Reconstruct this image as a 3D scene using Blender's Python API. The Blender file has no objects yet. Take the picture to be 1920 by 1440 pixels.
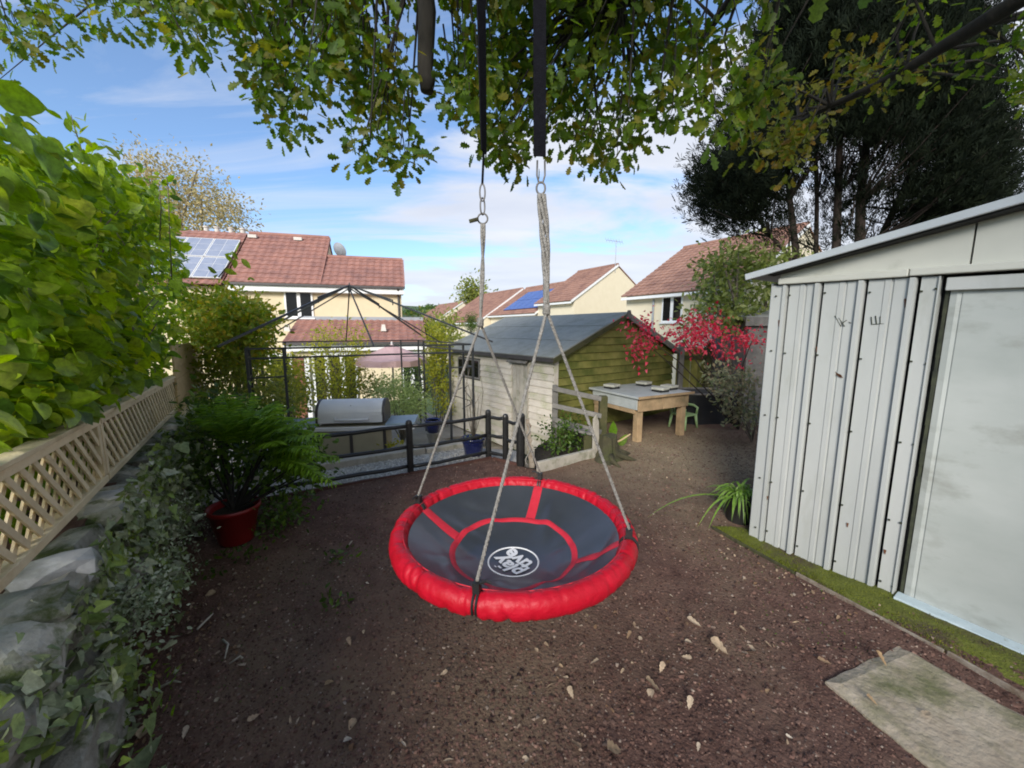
import bpy, bmesh, math, random
import numpy as np
from mathutils import Vector, Matrix, noise as mnoise
R = math.radians
random.seed(11)
rng = np.random.default_rng(11)
SC = bpy.context.scene
COL = SC.collection

# ------------------------------------------------------------------ camera, sky, sun, exposure
FPX, CAMZ, PITCH = 721.0, 1.55, R(8.0)
cp, sp = math.cos(PITCH), math.sin(PITCH)
cam = bpy.data.cameras.new('camera')
cam.sensor_width = 36.0
cam.lens = FPX / 1920 * 36.0
cam.clip_start, cam.clip_end = 0.05, 5000
cam_o = bpy.data.objects.new('camera', cam)
cam_o.location = (0, 0, CAMZ)
cam_o.rotation_euler = (R(90) - PITCH, 0, 0)
COL.objects.link(cam_o)
SC.camera = cam_o

SUN_EL, SUN_AZ = 25.5, 196.0           # azimuth clockwise from +Y (view direction): behind and left of the camera
sun_dir = Vector((math.sin(R(SUN_AZ)) * math.cos(R(SUN_EL)), math.cos(R(SUN_AZ)) * math.cos(R(SUN_EL)), math.sin(R(SUN_EL))))
sl = bpy.data.lights.new('sun', 'SUN')
sl.energy, sl.angle, sl.color = 2.1, R(20), (1.0, 0.95, 0.87)
so = bpy.data.objects.new('sun', sl)
so.rotation_euler = (-sun_dir).to_track_quat('-Z', 'Y').to_euler()
so.location = (0, 0, 30)
COL.objects.link(so)

W = bpy.data.worlds.new('World')
SC.world = W
W.use_nodes = True
nt = W.node_tree
nt.nodes.clear()
def N(t, typ, **kw):
    n = t.nodes.new(typ)
    for k, v in kw.items():
        if k.startswith('i_'):
            n.inputs[k[2:].replace('_', ' ')].default_value = v
        else:
            setattr(n, k, v)
    return n
wo = N(nt, 'ShaderNodeOutputWorld')
bg = N(nt, 'ShaderNodeBackground')
bg.inputs['Strength'].default_value = 0.11
sky = N(nt, 'ShaderNodeTexSky', sky_type='NISHITA')
sky.sun_disc = False
sky.sun_elevation, sky.sun_rotation = R(SUN_EL), R(SUN_AZ)
sky.air_density, sky.dust_density, sky.ozone_density = 1.0, 0.6, 2.5
tc = N(nt, 'ShaderNodeTexCoord')
sx = N(nt, 'ShaderNodeSeparateXYZ')
nt.links.new(tc.outputs['Generated'], sx.inputs[0])
def wmath(op, a, b=None, clamp=False):
    m = N(nt, 'ShaderNodeMath', operation=op, use_clamp=clamp)
    for i, v in enumerate((a, b)):
        if v is None: continue
        if isinstance(v, (int, float)): m.inputs[i].default_value = v
        else: nt.links.new(v, m.inputs[i])
    return m.outputs[0]
zz = wmath('ADD', wmath('MAXIMUM', sx.outputs[2], 0.0), 0.16)
cx = wmath('DIVIDE', sx.outputs[0], zz)
cy = wmath('DIVIDE', sx.outputs[1], zz)
cxyz = N(nt, 'ShaderNodeCombineXYZ')
nt.links.new(cx, cxyz.inputs[0]); nt.links.new(cy, cxyz.inputs[1])
mp = N(nt, 'ShaderNodeMapping')
mp.inputs['Location'].default_value = (3.1, 0.7, 0)
mp.inputs['Rotation'].default_value = (0, 0, R(-25))
mp.inputs['Scale'].default_value = (0.6, 1.25, 1)
nt.links.new(cxyz.outputs[0], mp.inputs[0])
n1 = N(nt, 'ShaderNodeTexNoise', i_Scale=1.15, i_Detail=9.0, i_Roughness=0.56, i_Distortion=0.5)
nt.links.new(mp.outputs[0], n1.inputs['Vector'])
# the right half of this sky is more overcast, and so is the band above the horizon
bias = wmath('ADD', n1.outputs[0], wmath('MULTIPLY', sx.outputs[0], 0.27))
bias = wmath('ADD', bias, wmath('MULTIPLY', wmath('SUBTRACT', 0.42, sx.outputs[2]), 0.42))
cr = N(nt, 'ShaderNodeMapRange', i_From_Min=0.43, i_From_Max=0.62, i_To_Min=0.0, i_To_Max=0.92)
cr.interpolation_type = 'SMOOTHSTEP'
nt.links.new(bias, cr.inputs[0])
mpw = N(nt, 'ShaderNodeMapping'); mpw.inputs['Rotation'].default_value = (0, 0, R(18)); mpw.inputs['Scale'].default_value = (.55, 2.6, 1); mpw.inputs['Location'].default_value = (1.3, .4, 0)
nt.links.new(cxyz.outputs[0], mpw.inputs[0])
nw = N(nt, 'ShaderNodeTexNoise', i_Scale=1.0, i_Detail=8.0, i_Roughness=.6, i_Distortion=.9); nt.links.new(mpw.outputs[0], nw.inputs['Vector'])
wr_ = N(nt, 'ShaderNodeMapRange', i_From_Min=.46, i_From_Max=.72, i_To_Min=0.05, i_To_Max=.62); nt.links.new(nw.outputs[0], wr_.inputs[0])
cmax = wmath('MAXIMUM', cr.outputs[0], wr_.outputs[0])
n2 = N(nt, 'ShaderNodeTexNoise', i_Scale=2.1, i_Detail=5.0)
nt.links.new(mp.outputs[0], n2.inputs['Vector'])
cm = N(nt, 'ShaderNodeMix', data_type='RGBA')
cm.inputs['A'].default_value = (2.7, 2.9, 3.5, 1)
cm.inputs['B'].default_value = (4.3, 4.35, 4.45, 1)
nt.links.new(n2.outputs[0], cm.inputs['Factor'])
gain = N(nt, 'ShaderNodeMix', data_type='RGBA', blend_type='MULTIPLY')
gain.inputs['Factor'].default_value = 1.0
gain.inputs['B'].default_value = (0.76, 0.86, 0.96, 1)
nt.links.new(sky.outputs[0], gain.inputs['A'])
wm = N(nt, 'ShaderNodeMix', data_type='RGBA')
nt.links.new(cmax, wm.inputs['Factor'])
nt.links.new(gain.outputs['Result'], wm.inputs['A'])
nt.links.new(cm.outputs['Result'], wm.inputs['B'])
nt.links.new(wm.outputs['Result'], bg.inputs[0])
nt.links.new(bg.outputs[0], wo.inputs[0])

SC.view_settings.view_transform = 'Standard'
SC.view_settings.look = 'None'
SC.view_settings.gamma = 1.0
SC.view_settings.exposure = 1.12
SC.view_settings.use_curve_mapping = False
SC.render.engine = 'CYCLES'
SC.cycles.max_bounces = 8
SC.cycles.filter_width = 1.9

# ------------------------------------------------------------------ survey helpers (pixel of the photograph -> metres)
def ray(px, py):
    u = (px - 960) / FPX; v = (720 - py) / FPX
    return Vector((u, cp + v * sp, v * cp - sp))
CAM = Vector((0, 0, CAMZ))
def onz(px, py, z=0.0):
    d = ray(px, py); return CAM + d * ((z - CAMZ) / d.z)
def aty(px, py, Y):
    d = ray(px, py); return CAM + d * (Y / d.y)
def hit(px, py, p, n):
    d = ray(px, py); return CAM + d * ((Vector(p) - CAM).dot(n) / d.dot(n))
def frame(O, S):
    S = Vector((S[0], S[1], 0)).normalized(); D = Vector((-S.y, S.x, 0))
    m = Matrix.Identity(4)
    m.col[0][:3] = S; m.col[1][:3] = D; m.col[3][:3] = Vector(O)
    return m

# ------------------------------------------------------------------ mesh builder
class MB:
    def __init__(self, T=None):
        self.v = []; self.f = []; self.T = T or Matrix.Identity(4)
    def add(self, vs, fs, T=None):
        b = len(self.v); M = self.T @ T if T is not None else self.T
        self.v += [M @ Vector(p) for p in vs]
        self.f += [[b + i for i in f] for f in fs]
        return self
    def box(self, c, s, rz=0, rx=0, ry=0, taper=1.0):
        x, y, z = s[0] / 2, s[1] / 2, s[2] / 2; t = taper
        vs = [(-x, -y, -z), (x, -y, -z), (x, y, -z), (-x, y, -z), (-x * t, -y * t, z), (x * t, -y * t, z), (x * t, y * t, z), (-x * t, y * t, z)]
        T = Matrix.Translation(c) @ Matrix.Rotation(rz, 4, 'Z') @ Matrix.Rotation(rx, 4, 'X') @ Matrix.Rotation(ry, 4, 'Y')
        return self.add(vs, [(0, 3, 2, 1), (4, 5, 6, 7), (0, 1, 5, 4), (1, 2, 6, 5), (2, 3, 7, 6), (3, 0, 4, 7)], T)
    def box2(self, a, b):
        return self.box([(a[i] + b[i]) / 2 for i in range(3)], [abs(b[i] - a[i]) for i in range(3)])
    def bar(self, p, q, w, h, up=(0, 0, 1)):
        p, q = Vector(p), Vector(q); d = q - p; L = d.length; d.normalize()
        up = Vector(up)
        if abs(d.dot(up)) > .98: up = Vector((0, 1, 0))
        s = d.cross(up).normalized(); u = s.cross(d)
        T = Matrix.Identity(4)
        T.col[0][:3] = s; T.col[1][:3] = d; T.col[2][:3] = u; T.col[3][:3] = (p + q) / 2
        x, y, z = w / 2, L / 2, h / 2
        return self.add([(-x, -y, -z), (x, -y, -z), (x, y, -z), (-x, y, -z), (-x, -y, z), (x, -y, z), (x, y, z), (-x, y, z)],
                        [(0, 3, 2, 1), (4, 5, 6, 7), (0, 1, 5, 4), (1, 2, 6, 5), (2, 3, 7, 6), (3, 0, 4, 7)], T)
    def tube(self, pts, r, n=8, cap=True):
        pts = [Vector(p) for p in pts]; m = len(pts)
        rs = r if isinstance(r, (list, tuple)) else [r] * m
        vs = []; prev = None
        for i, p in enumerate(pts):
            d = (pts[min(i + 1, m - 1)] - pts[max(i - 1, 0)]).normalized()
            if prev is None:
                a = Vector((1, 0, 0)) if abs(d.x) < .8 else Vector((0, 1, 0))
                s = d.cross(a).normalized()
            else:
                s = (prev - d * prev.dot(d)).normalized()
            prev = s; t = d.cross(s)
            for k in range(n):
                a = 2 * math.pi * k / n
                vs.append(p + (s * math.cos(a) + t * math.sin(a)) * rs[i])
        fs = []
        for i in range(m - 1):
            for k in range(n):
                fs.append((i * n + k, i * n + (k + 1) % n, (i + 1) * n + (k + 1) % n, (i + 1) * n + k))
        if cap: fs += [tuple(range(n - 1, -1, -1)), tuple((m - 1) * n + k for k in range(n))]
        return self.add(vs, fs)
    def lathe(self, c, prof, n=24):
        vs = []; m = len(prof)
        for r, z in prof:
            for k in range(n):
                a = 2 * math.pi * k / n; vs.append((c[0] + r * math.cos(a), c[1] + r * math.sin(a), c[2] + z))
        fs = [(i * n + k, i * n + (k + 1) % n, (i + 1) * n + (k + 1) % n, (i + 1) * n + k) for i in range(m - 1) for k in range(n)]
        fs += [tuple(range(n - 1, -1, -1)), tuple((m - 1) * n + k for k in range(n))]
        return self.add(vs, fs)
    def prism(self, poly, z0, z1):
        n = len(poly)
        vs = [(p[0], p[1], z0) for p in poly] + [(p[0], p[1], z1) for p in poly]
        return self.add(vs, [tuple(range(n - 1, -1, -1)), tuple(range(n, 2 * n))] + [(i, (i + 1) % n, n + (i + 1) % n, n + i) for i in range(n)])
    def slab(self, quad, th):
        """quad of four points (any plane), thickened downwards along its normal"""
        q = [Vector(p) for p in quad]; n = (q[1] - q[0]).cross(q[3] - q[0]).normalized()
        if n.z < 0: n = -n
        vs = q + [p - n * th for p in q]
        return self.add(vs, [(0, 1, 2, 3), (7, 6, 5, 4), (0, 4, 5, 1), (1, 5, 6, 2), (2, 6, 7, 3), (3, 7, 4, 0)])
    def ext(self, prof, a, b):
        """profile [(x,y)] in the XY plane extruded from z=a to z=b, open strip"""
        n = len(prof)
        vs = [(p[0], p[1], a) for p in prof] + [(p[0], p[1], b) for p in prof]
        return self.add(vs, [(i, i + 1, n + i + 1, n + i) for i in range(n - 1)])
    def link(self, c, ax, bx, a, b, r, n=20):
        c, ax, bx = Vector(c), Vector(ax).normalized(), Vector(bx).normalized()
        pts = [c + ax * a * math.cos(2 * math.pi * k / n) + bx * b * math.sin(2 * math.pi * k / n) for k in range(n + 1)]
        return self.tube(pts, r, 8, cap=False)

def world_loc(o):
    v = Vector((0, 0, 0))
    while o is not None:
        v += o.location; o = o.parent
    return v
def finish(o, bevel=0, smooth=False):
    me = o.data
    bm = bmesh.new(); bm.from_mesh(me); bmesh.ops.recalc_face_normals(bm, faces=bm.faces); bm.to_mesh(me); bm.free()
    if smooth:
        for p in me.polygons: p.use_smooth = True
    if bevel:
        m = o.modifiers.new('edge', 'BEVEL'); m.width = bevel; m.segments = 2; m.limit_method = 'ANGLE'; m.angle_limit = R(40)
def obj(name, mb, mat, parent=None, bevel=0, smooth=False, **tags):
    me = bpy.data.meshes.new(name)
    if parent is not None: base = world_loc(parent)
    else:
        xs = [p.x for p in mb.v]; ys = [p.y for p in mb.v]
        base = Vector(((min(xs) + max(xs)) / 2, (min(ys) + max(ys)) / 2, min(p.z for p in mb.v)))
        if tags.get('kind') == 'structure': base = Vector((0, 0, 0))
    me.from_pydata([p - base for p in mb.v], [], mb.f)
    me.materials.append(mat)
    o = bpy.data.objects.new(name, me); COL.objects.link(o)
    if parent is not None: o.parent = parent
    else: o.location = base
    finish(o, bevel, smooth)
    for k, v in tags.items(): o[k] = v
    return o
def thing(name, label, cat, loc=(0, 0, 0), group=None):
    o = bpy.data.objects.new(name, None); o.empty_display_size = .1; COL.objects.link(o)
    o.location = loc; o['label'] = label; o['category'] = cat
    if group: o['group'] = group
    return o
def dup(root, loc, rz=0, label=None):
    c = root.copy(); COL.objects.link(c); c.location = loc; c.rotation_euler[2] = rz
    if label: c['label'] = label
    for ch in list(root.children):
        d = ch.copy(); COL.objects.link(d); d.parent = c
        for g in list(ch.children):
            e = g.copy(); COL.objects.link(e); e.parent = d
    return c

# ------------------------------------------------------------------ materials
def mat(name, c1, c2=None, scale=6.0, rough=.7, bump=0.0, bscale=None, metal=0.0, stretch=(1, 1, 1), c3=None, s3=1.5, t3=(.5, .7), spec=.5, vary=0.0, detail=6.0):
    m = bpy.data.materials.new(name); m.use_nodes = True
    t = m.node_tree; b = t.nodes['Principled BSDF']
    b.inputs['Roughness'].default_value = rough; b.inputs['Metallic'].default_value = metal
    b.inputs['Specular IOR Level'].default_value = spec
    c2 = c2 or c1
    co = N(t, 'ShaderNodeTexCoord'); oi = N(t, 'ShaderNodeObjectInfo')
    off = N(t, 'ShaderNodeVectorMath', operation='ADD')
    sc_ = N(t, 'ShaderNodeVectorMath', operation='SCALE'); sc_.inputs['Scale'].default_value = 37.0
    cmb = N(t, 'ShaderNodeCombineXYZ'); t.links.new(oi.outputs['Random'], cmb.inputs[0]); t.links.new(oi.outputs['Random'], cmb.inputs[2])
    t.links.new(cmb.outputs[0], sc_.inputs[0])
    t.links.new(co.outputs['Object'], off.inputs[0]); t.links.new(sc_.outputs[0], off.inputs[1])
    mp = N(t, 'ShaderNodeMapping'); mp.inputs['Scale'].default_value = stretch
    t.links.new(off.outputs[0], mp.inputs[0])
    no = N(t, 'ShaderNodeTexNoise', i_Scale=scale, i_Detail=detail, i_Roughness=.62); t.links.new(mp.outputs[0], no.inputs['Vector'])
    rp = N(t, 'ShaderNodeMapRange', i_From_Min=.32, i_From_Max=.68); t.links.new(no.outputs[0], rp.inputs[0])
    mx = N(t, 'ShaderNodeMix', data_type='RGBA')
    mx.inputs['A'].default_value = (*c1, 1); mx.inputs['B'].default_value = (*c2, 1)
    t.links.new(rp.outputs[0], mx.inputs['Factor'])
    out = mx.outputs['Result']
    if c3:
        n3 = N(t, 'ShaderNodeTexNoise', i_Scale=s3, i_Detail=7.0, i_Roughness=.65); t.links.new(mp.outputs[0], n3.inputs['Vector'])
        r3 = N(t, 'ShaderNodeMapRange', i_From_Min=t3[0], i_From_Max=t3[1]); t.links.new(n3.outputs[0], r3.inputs[0])
        m3 = N(t, 'ShaderNodeMix', data_type='RGBA'); m3.inputs['B'].default_value = (*c3, 1)
        t.links.new(out, m3.inputs['A']); t.links.new(r3.outputs[0], m3.inputs['Factor']); out = m3.outputs['Result']
    if vary:
        hv = N(t, 'ShaderNodeHueSaturation'); mr = N(t, 'ShaderNodeMapRange', i_To_Min=1 - vary, i_To_Max=1 + vary)
        t.links.new(oi.outputs['Random'], mr.inputs[0]); t.links.new(mr.outputs[0], hv.inputs['Value']); t.links.new(out, hv.inputs['Color']); out = hv.outputs[0]
    t.links.new(out, b.inputs['Base Color'])
    if bump:
        nb = N(t, 'ShaderNodeTexNoise', i_Scale=bscale or scale * 3, i_Detail=6.0); t.links.new(mp.outputs[0], nb.inputs['Vector'])
        bp = N(t, 'ShaderNodeBump', i_Strength=min(bump, 1.0), i_Distance=.01 * max(1, bump)); t.links.new(nb.outputs[0], bp.inputs['Height'])
        t.links.new(bp.outputs[0], b.inputs['Normal'])
    return m
def dry_lit_patch(m, c, center, r0, r1):
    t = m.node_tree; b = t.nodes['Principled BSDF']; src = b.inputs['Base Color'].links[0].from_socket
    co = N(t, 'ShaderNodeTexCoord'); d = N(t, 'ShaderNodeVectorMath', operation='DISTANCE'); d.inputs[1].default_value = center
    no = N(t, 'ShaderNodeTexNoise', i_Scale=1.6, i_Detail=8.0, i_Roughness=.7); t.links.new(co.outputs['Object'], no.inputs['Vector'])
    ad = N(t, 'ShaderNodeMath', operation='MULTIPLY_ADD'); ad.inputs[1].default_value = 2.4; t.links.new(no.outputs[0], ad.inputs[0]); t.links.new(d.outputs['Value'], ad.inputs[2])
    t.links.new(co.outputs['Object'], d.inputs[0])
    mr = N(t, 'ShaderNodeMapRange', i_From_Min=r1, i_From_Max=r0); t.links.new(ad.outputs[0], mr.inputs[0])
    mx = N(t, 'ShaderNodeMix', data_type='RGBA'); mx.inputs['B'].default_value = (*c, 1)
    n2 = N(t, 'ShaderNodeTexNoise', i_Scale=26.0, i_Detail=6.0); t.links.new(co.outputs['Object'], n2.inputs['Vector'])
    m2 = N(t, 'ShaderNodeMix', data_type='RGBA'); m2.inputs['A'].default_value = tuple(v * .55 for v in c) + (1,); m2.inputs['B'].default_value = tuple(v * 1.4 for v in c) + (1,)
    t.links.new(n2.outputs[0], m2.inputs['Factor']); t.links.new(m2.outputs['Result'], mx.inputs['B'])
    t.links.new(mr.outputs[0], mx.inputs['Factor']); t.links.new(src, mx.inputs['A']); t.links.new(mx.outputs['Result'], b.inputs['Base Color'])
def leafmat(name, cols, rough=.45, trans=.35, spec=.4):
    """cols: colours along a per-leaf random value"""
    m = bpy.data.materials.new(name); m.use_nodes = True
    t = m.node_tree; b = t.nodes['Principled BSDF']; o = t.nodes['Material Output']
    at = N(t, 'ShaderNodeAttribute', attribute_name='tint'); oi = N(t, 'ShaderNodeObjectInfo')
    ad = N(t, 'ShaderNodeMath', operation='ADD'); fr = N(t, 'ShaderNodeMath', operation='FRACT')
    t.links.new(at.outputs['Fac'], ad.inputs[0]); t.links.new(oi.outputs['Random'], ad.inputs[1]); t.links.new(ad.outputs[0], fr.inputs[0])
    cr = N(t, 'ShaderNodeValToRGB'); e = cr.color_ramp.elements
    n = len(cols)
    e[0].position = 0; e[0].color = (*cols[0], 1); e[1].position = 1; e[1].color = (*cols[-1], 1)
    for i in range(1, n - 1):
        k = e.new(i / (n - 1)); k.color = (*cols[i], 1)
    t.links.new(fr.outputs[0], cr.inputs[0])
    b.inputs['Roughness'].default_value = rough; b.inputs['Specular IOR Level'].default_value = spec
    co = N(t, 'ShaderNodeTexCoord'); geo = N(t, 'ShaderNodeNewGeometry')
    no = N(t, 'ShaderNodeTexNoise', i_Scale=55.0, i_Detail=5.0, i_Roughness=.65); t.links.new(geo.outputs['Position'], no.inputs['Vector'])
    mr = N(t, 'ShaderNodeMapRange', i_From_Min=.3, i_From_Max=.7, i_To_Min=.62, i_To_Max=1.35); t.links.new(no.outputs[0], mr.inputs[0])
    hv = N(t, 'ShaderNodeHueSaturation'); t.links.new(cr.outputs[0], hv.inputs['Color']); t.links.new(mr.outputs[0], hv.inputs['Value'])
    t.links.new(hv.outputs[0], b.inputs['Base Color'])
    if trans:
        tr = N(t, 'ShaderNodeBsdfTranslucent'); hs = N(t, 'ShaderNodeHueSaturation', i_Value=1.95, i_Saturation=1.08)
        t.links.new(hv.outputs[0], hs.inputs['Color']); t.links.new(hs.outputs[0], tr.inputs[0])
        ms = N(t, 'ShaderNodeMixShader'); ms.inputs[0].default_value = trans
        t.links.new(b.outputs[0], ms.inputs[1]); t.links.new(tr.outputs[0], ms.inputs[2]); t.links.new(ms.outputs[0], o.inputs[0])
    return m
M = {}
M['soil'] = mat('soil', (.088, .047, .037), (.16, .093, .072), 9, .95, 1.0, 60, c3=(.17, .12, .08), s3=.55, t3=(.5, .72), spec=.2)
dry_lit_patch(M['soil'], (.27, .21, .135), (2.3, 4.6, 0), 1.6, 3.6)  # dry tan soil, brightened in its colour where the far ground gets more light
M['crumb'] = leafmat('crumb', [(.078, .04, .032), (.16, .09, .07), (.10, .054, .043), (.25, .155, .12), (.127, .069, .055), (.055, .029, .023), (.19, .107, .084), (.11, .064, .05), (.38, .30, .24)], .9, 0, .2)
M['gravel'] = leafmat('gravel_pebble', [(.45, .43, .39), (.72, .70, .65), (.30, .28, .25), (.6, .56, .5)], .8, 0)
M['gravel_bed'] = mat('gravel_bed', (.35, .33, .3), (.5, .48, .45), 40, .9, 1.0)
M['grass_far'] = mat('meadow', (.06, .1, .03), (.10, .14, .05), .05, .9, c3=(.05, .075, .035), s3=.012)
M['paving'] = mat('paving_stone', (.30, .28, .26), (.4, .37, .33), 3, .85, .4, vary=.12)
M['concrete'] = mat('old_concrete', (.33, .265, .195), (.46, .39, .30), 9, .9, .8, 45, c3=(.15, .15, .07), s3=3.6, t3=(.47, .66))
M['moss'] = mat('moss', (.085, .10, .008), (.15, .165, .02), 14, .95, 1.0, 90, c3=(.075, .055, .028), s3=3.0, t3=(.46, .60))
M['shed'] = mat('painted_steel', (.40, .415, .40), (.475, .485, .465), 2.5, .5, .12, 5, c3=(.36, .37, .33), s3=4, t3=(.56, .78), spec=.4, stretch=(1, 1, .35))
M['shed_door'] = mat('weathered_steel_door', (.37, .395, .37), (.46, .48, .455), 2.0, .5, 0, 4, c3=(.30, .31, .28), s3=3.6, t3=(.52, .68), spec=.4, stretch=(.75, .75, 1.4))
M['shed_cream'] = mat('cream_steel', (.50, .50, .44), (.57, .565, .50), 2, .5, .1, 5, c3=(.42, .42, .36), s3=6, t3=(.6, .8))
M['track'] = mat('track_steel', (.42, .52, .56), (.55, .64, .67), 8, .45, .3, c3=(.25, .27, .22), s3=9, t3=(.58, .7))
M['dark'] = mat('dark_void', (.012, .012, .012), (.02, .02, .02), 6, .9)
M['grime'] = mat('black_grime', (.02, .024, .016), (.05, .055, .03), 20, .9)
M['rust'] = mat('rust', (.17, .06, .022), (.09, .04, .02), 30, .9, .6)
M['roofedge'] = mat('roof_edge_metal', (.42, .45, .47), (.50, .53, .55), 4, .4, .1)
M['red'] = mat('red_vinyl', (.40, .002, .012), (.50, .005, .022), 12, .5, .3, 60, spec=.35)
M['redflat'] = mat('red_webbing', (.50, .014, .030), (.56, .02, .04), 30, .6, .2, 200)
M['vinyl'] = mat('black_vinyl', (.030, .034, .041), (.042, .047, .056), 5, .33, .2, 9, spec=.9)
M['white'] = mat('white_print', (.75, .75, .75), (.8, .8, .8), 30, .6)
M['rope'] = mat('grey_rope', (.20, .185, .165), (.34, .32, .29), 60, .9, 1.0, 160)
M['strap'] = mat('black_webbing', (.005, .005, .007), (.008, .008, .011), 50, .9, .4, 200, spec=.08)
M['steel'] = mat('zinc_link', (.10, .095, .09), (.17, .16, .15), 20, .5, metal=.5)
M['blackplastic'] = mat('black_plastic', (.01, .01, .01), (.02, .02, .02), 10, .5)
M['trellis'] = mat('new_softwood', (.66, .54, .34), (.76, .64, .43), 7, .75, .4, 50, stretch=(1, 1, 1), c3=(.54, .42, .25), s3=4, vary=.12)
M['board'] = mat('weathered_larch', (.46, .34, .17), (.58, .44, .24), 8, .8, .5, 60, stretch=(1, 1, 3))
M['stone'] = mat('wall_stone', (.22, .21, .18), (.44, .43, .38), 11, .9, 1.0, 40, c3=(.075, .10, .03), s3=6, t3=(.48, .60), vary=.3)
M['palestone'] = mat('pale_stone', (.42, .42, .43), (.58, .58, .58), 9, .85, .8, 25, c3=(.25, .25, .24), s3=6)
M['fence'] = mat('black_paint', (.010, .010, .011), (.02, .02, .02), 12, .38, .3, 30, c3=(.06, .06, .055), s3=8, t3=(.6, .75))
M['edging'] = mat('redwood_edging', (.06, .024, .018), (.09, .038, .028), 12, .8, .4)
M['sleeper'] = mat('grey_sleeper', (.34, .31, .26), (.48, .44, .37), 6, .85, .6, 40, c3=(.16, .17, .1), s3=5, t3=(.52, .7))
M['shedwhite'] = mat('pale_shiplap', (.56, .50, .42), (.66, .60, .51), 6, .8, .4, 40, c3=(.40, .40, .24), s3=2.2, t3=(.5, .7), vary=.07)
M['shedgreen'] = mat('algae_shiplap', (.17, .165, .030), (.25, .225, .06), 5, .8, .5, 40, c3=(.085, .10, .012), s3=2.0, t3=(.42, .62), vary=.14)
M['felt'] = mat('roof_felt', (.27, .275, .245), (.33, .335, .30), 7, .85, .6, 120, c3=(.22, .225, .18), s3=2)
M['greywood'] = mat('grey_wood', (.13, .125, .115), (.22, .205, .185), 10, .85, .6, 40, vary=.15)
M['greenwood'] = mat('mossy_wood', (.045, .05, .016), (.085, .075, .03), 9, .9, .6, 40)
M['oldboard'] = mat('split_board', (.14, .095, .06), (.32, .28, .23), 14, .9, .8, 30)
M['tablewood'] = mat('table_wood', (.33, .22, .12), (.43, .30, .17), 6, .8, .4, 40, c3=(.2, .15, .08), s3=4, vary=.1)
M['tablesteel'] = mat('zinc_sheet', (.40, .43, .42), (.52, .54, .53), 5, .45, .2, metal=.1)
M['tile'] = mat('ceramic_tile', (.38, .38, .31), (.50, .49, .42), 8, .6)
M['chair'] = mat('green_plastic', (.25, .38, .17), (.30, .43, .2), 4, .5)
M['trough'] = mat('trough_plastic', (.012, .013, .015), (.022, .023, .025), 6, .5)
M['stump'] = mat('stump_bark', (.035, .034, .016), (.075, .065, .035), 10, .95, 1.0, 30, c3=(.05, .065, .012), s3=5)
M['render'] = mat('cream_render', (.62, .52, .35), (.66, .56, .38), 3, .9, .2, 60)
M['render2'] = mat('pale_yellow_render', (.68, .60, .44), (.72, .64, .48), 3, .9, .2, 60)
M['upvc'] = mat('white_upvc', (.75, .75, .74), (.8, .8, .79), 4, .4)
M['glass'] = mat('window_glass', (.006, .007, .008), (.012, .013, .014), .8, .06, spec=.3)
M['tileroof'] = mat('concrete_roof_tile', (.29, .135, .105), (.37, .185, .145), 2.5, .85, .3, 20, c3=(.22, .115, .10), s3=1.3, t3=(.45, .7))
M['tileroof2'] = mat('brown_roof_tile', (.29, .155, .11), (.36, .20, .145), 2.5, .85, .3, 20, c3=(.2, .105, .08), s3=1.3, t3=(.45, .7))
M['gutter'] = mat('dark_gutter', (.05, .045, .045), (.07, .06, .06), 4, .5)
M['solar'] = mat('solar_cell', (.25, .28, .36), (.33, .36, .44), 2, .12, spec=.9)
M['solarblue'] = mat('blue_solar_cell', (.06, .10, .30), (.09, .14, .38), 2, .15, spec=.9)
M['pot_clay'] = mat('pale_clay', (.55, .5, .45), (.65, .6, .55), 5, .8)
M['gazebo'] = mat('dark_gazebo_steel', (.035, .038, .042), (.06, .062, .066), 8, .4, metal=.3)
M['bbq'] = mat('brushed_steel', (.70, .70, .71), (.78, .78, .78), 3, .42, 0, metal=.0)
M['bbqblue'] = mat('blue_cover', (.24, .32, .38), (.33, .41, .47), 5, .5, .4, 12)
M['bbqbody'] = mat('cream_cabinet', (.36, .32, .23), (.42, .38, .28), 3, .7, .2)
M['potred'] = mat('red_pot', (.17, .007, .007), (.22, .010, .010), 4, .4)
M['potblue'] = mat('blue_glaze', (.012, .016, .075), (.02, .028, .12), 4, .12, spec=.7)
M['potblack'] = mat('black_pot', (.014, .014, .014), (.025, .024, .022), 6, .6)
M['potsoil'] = mat('potting_soil', (.02, .014, .01), (.04, .03, .02), 30, 1, 1.0)
M['pink'] = mat('pink_canvas', (.66, .42, .40), (.72, .48, .46), 4, .9)
M['bark'] = mat('oak_bark', (.014, .012, .010), (.032, .027, .021), 12, .95, 1.0, 30, stretch=(1, 1, .3))
M['barkdark'] = mat('conifer_bark', (.020, .014, .011), (.038, .026, .02), 12, .95, 1.0, 30)
M['twig'] = mat('grey_twig', (.11, .09, .065), (.2, .17, .13), 20, .9)
M['browncurtain'] = mat('red_brown_wood', (.16, .055, .035), (.22, .085, .05), 6, .8, .5, stretch=(4, 4, .5))
M['antenna'] = mat('aerial_metal', (.35, .35, .36), (.45, .45, .45), 5, .5, metal=.5)
M['dish'] = mat('dish_grey', (.25, .27, .3), (.32, .34, .37), 3, .5)
M['hill'] = mat('far_field', (.055, .10, .055), (.10, .15, .075), .02, .95, c3=(.035, .06, .045), s3=.02, t3=(.45, .55))
L = {}
L['oak'] = leafmat('oak_leaf', [(.045, .085, .009), (.075, .13, .011), (.10, .165, .014), (.055, .105, .011), (.15, .19, .018), (.045, .095, .010), (.17, .15, .018), (.085, .145, .014)], .5, .52)
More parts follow.
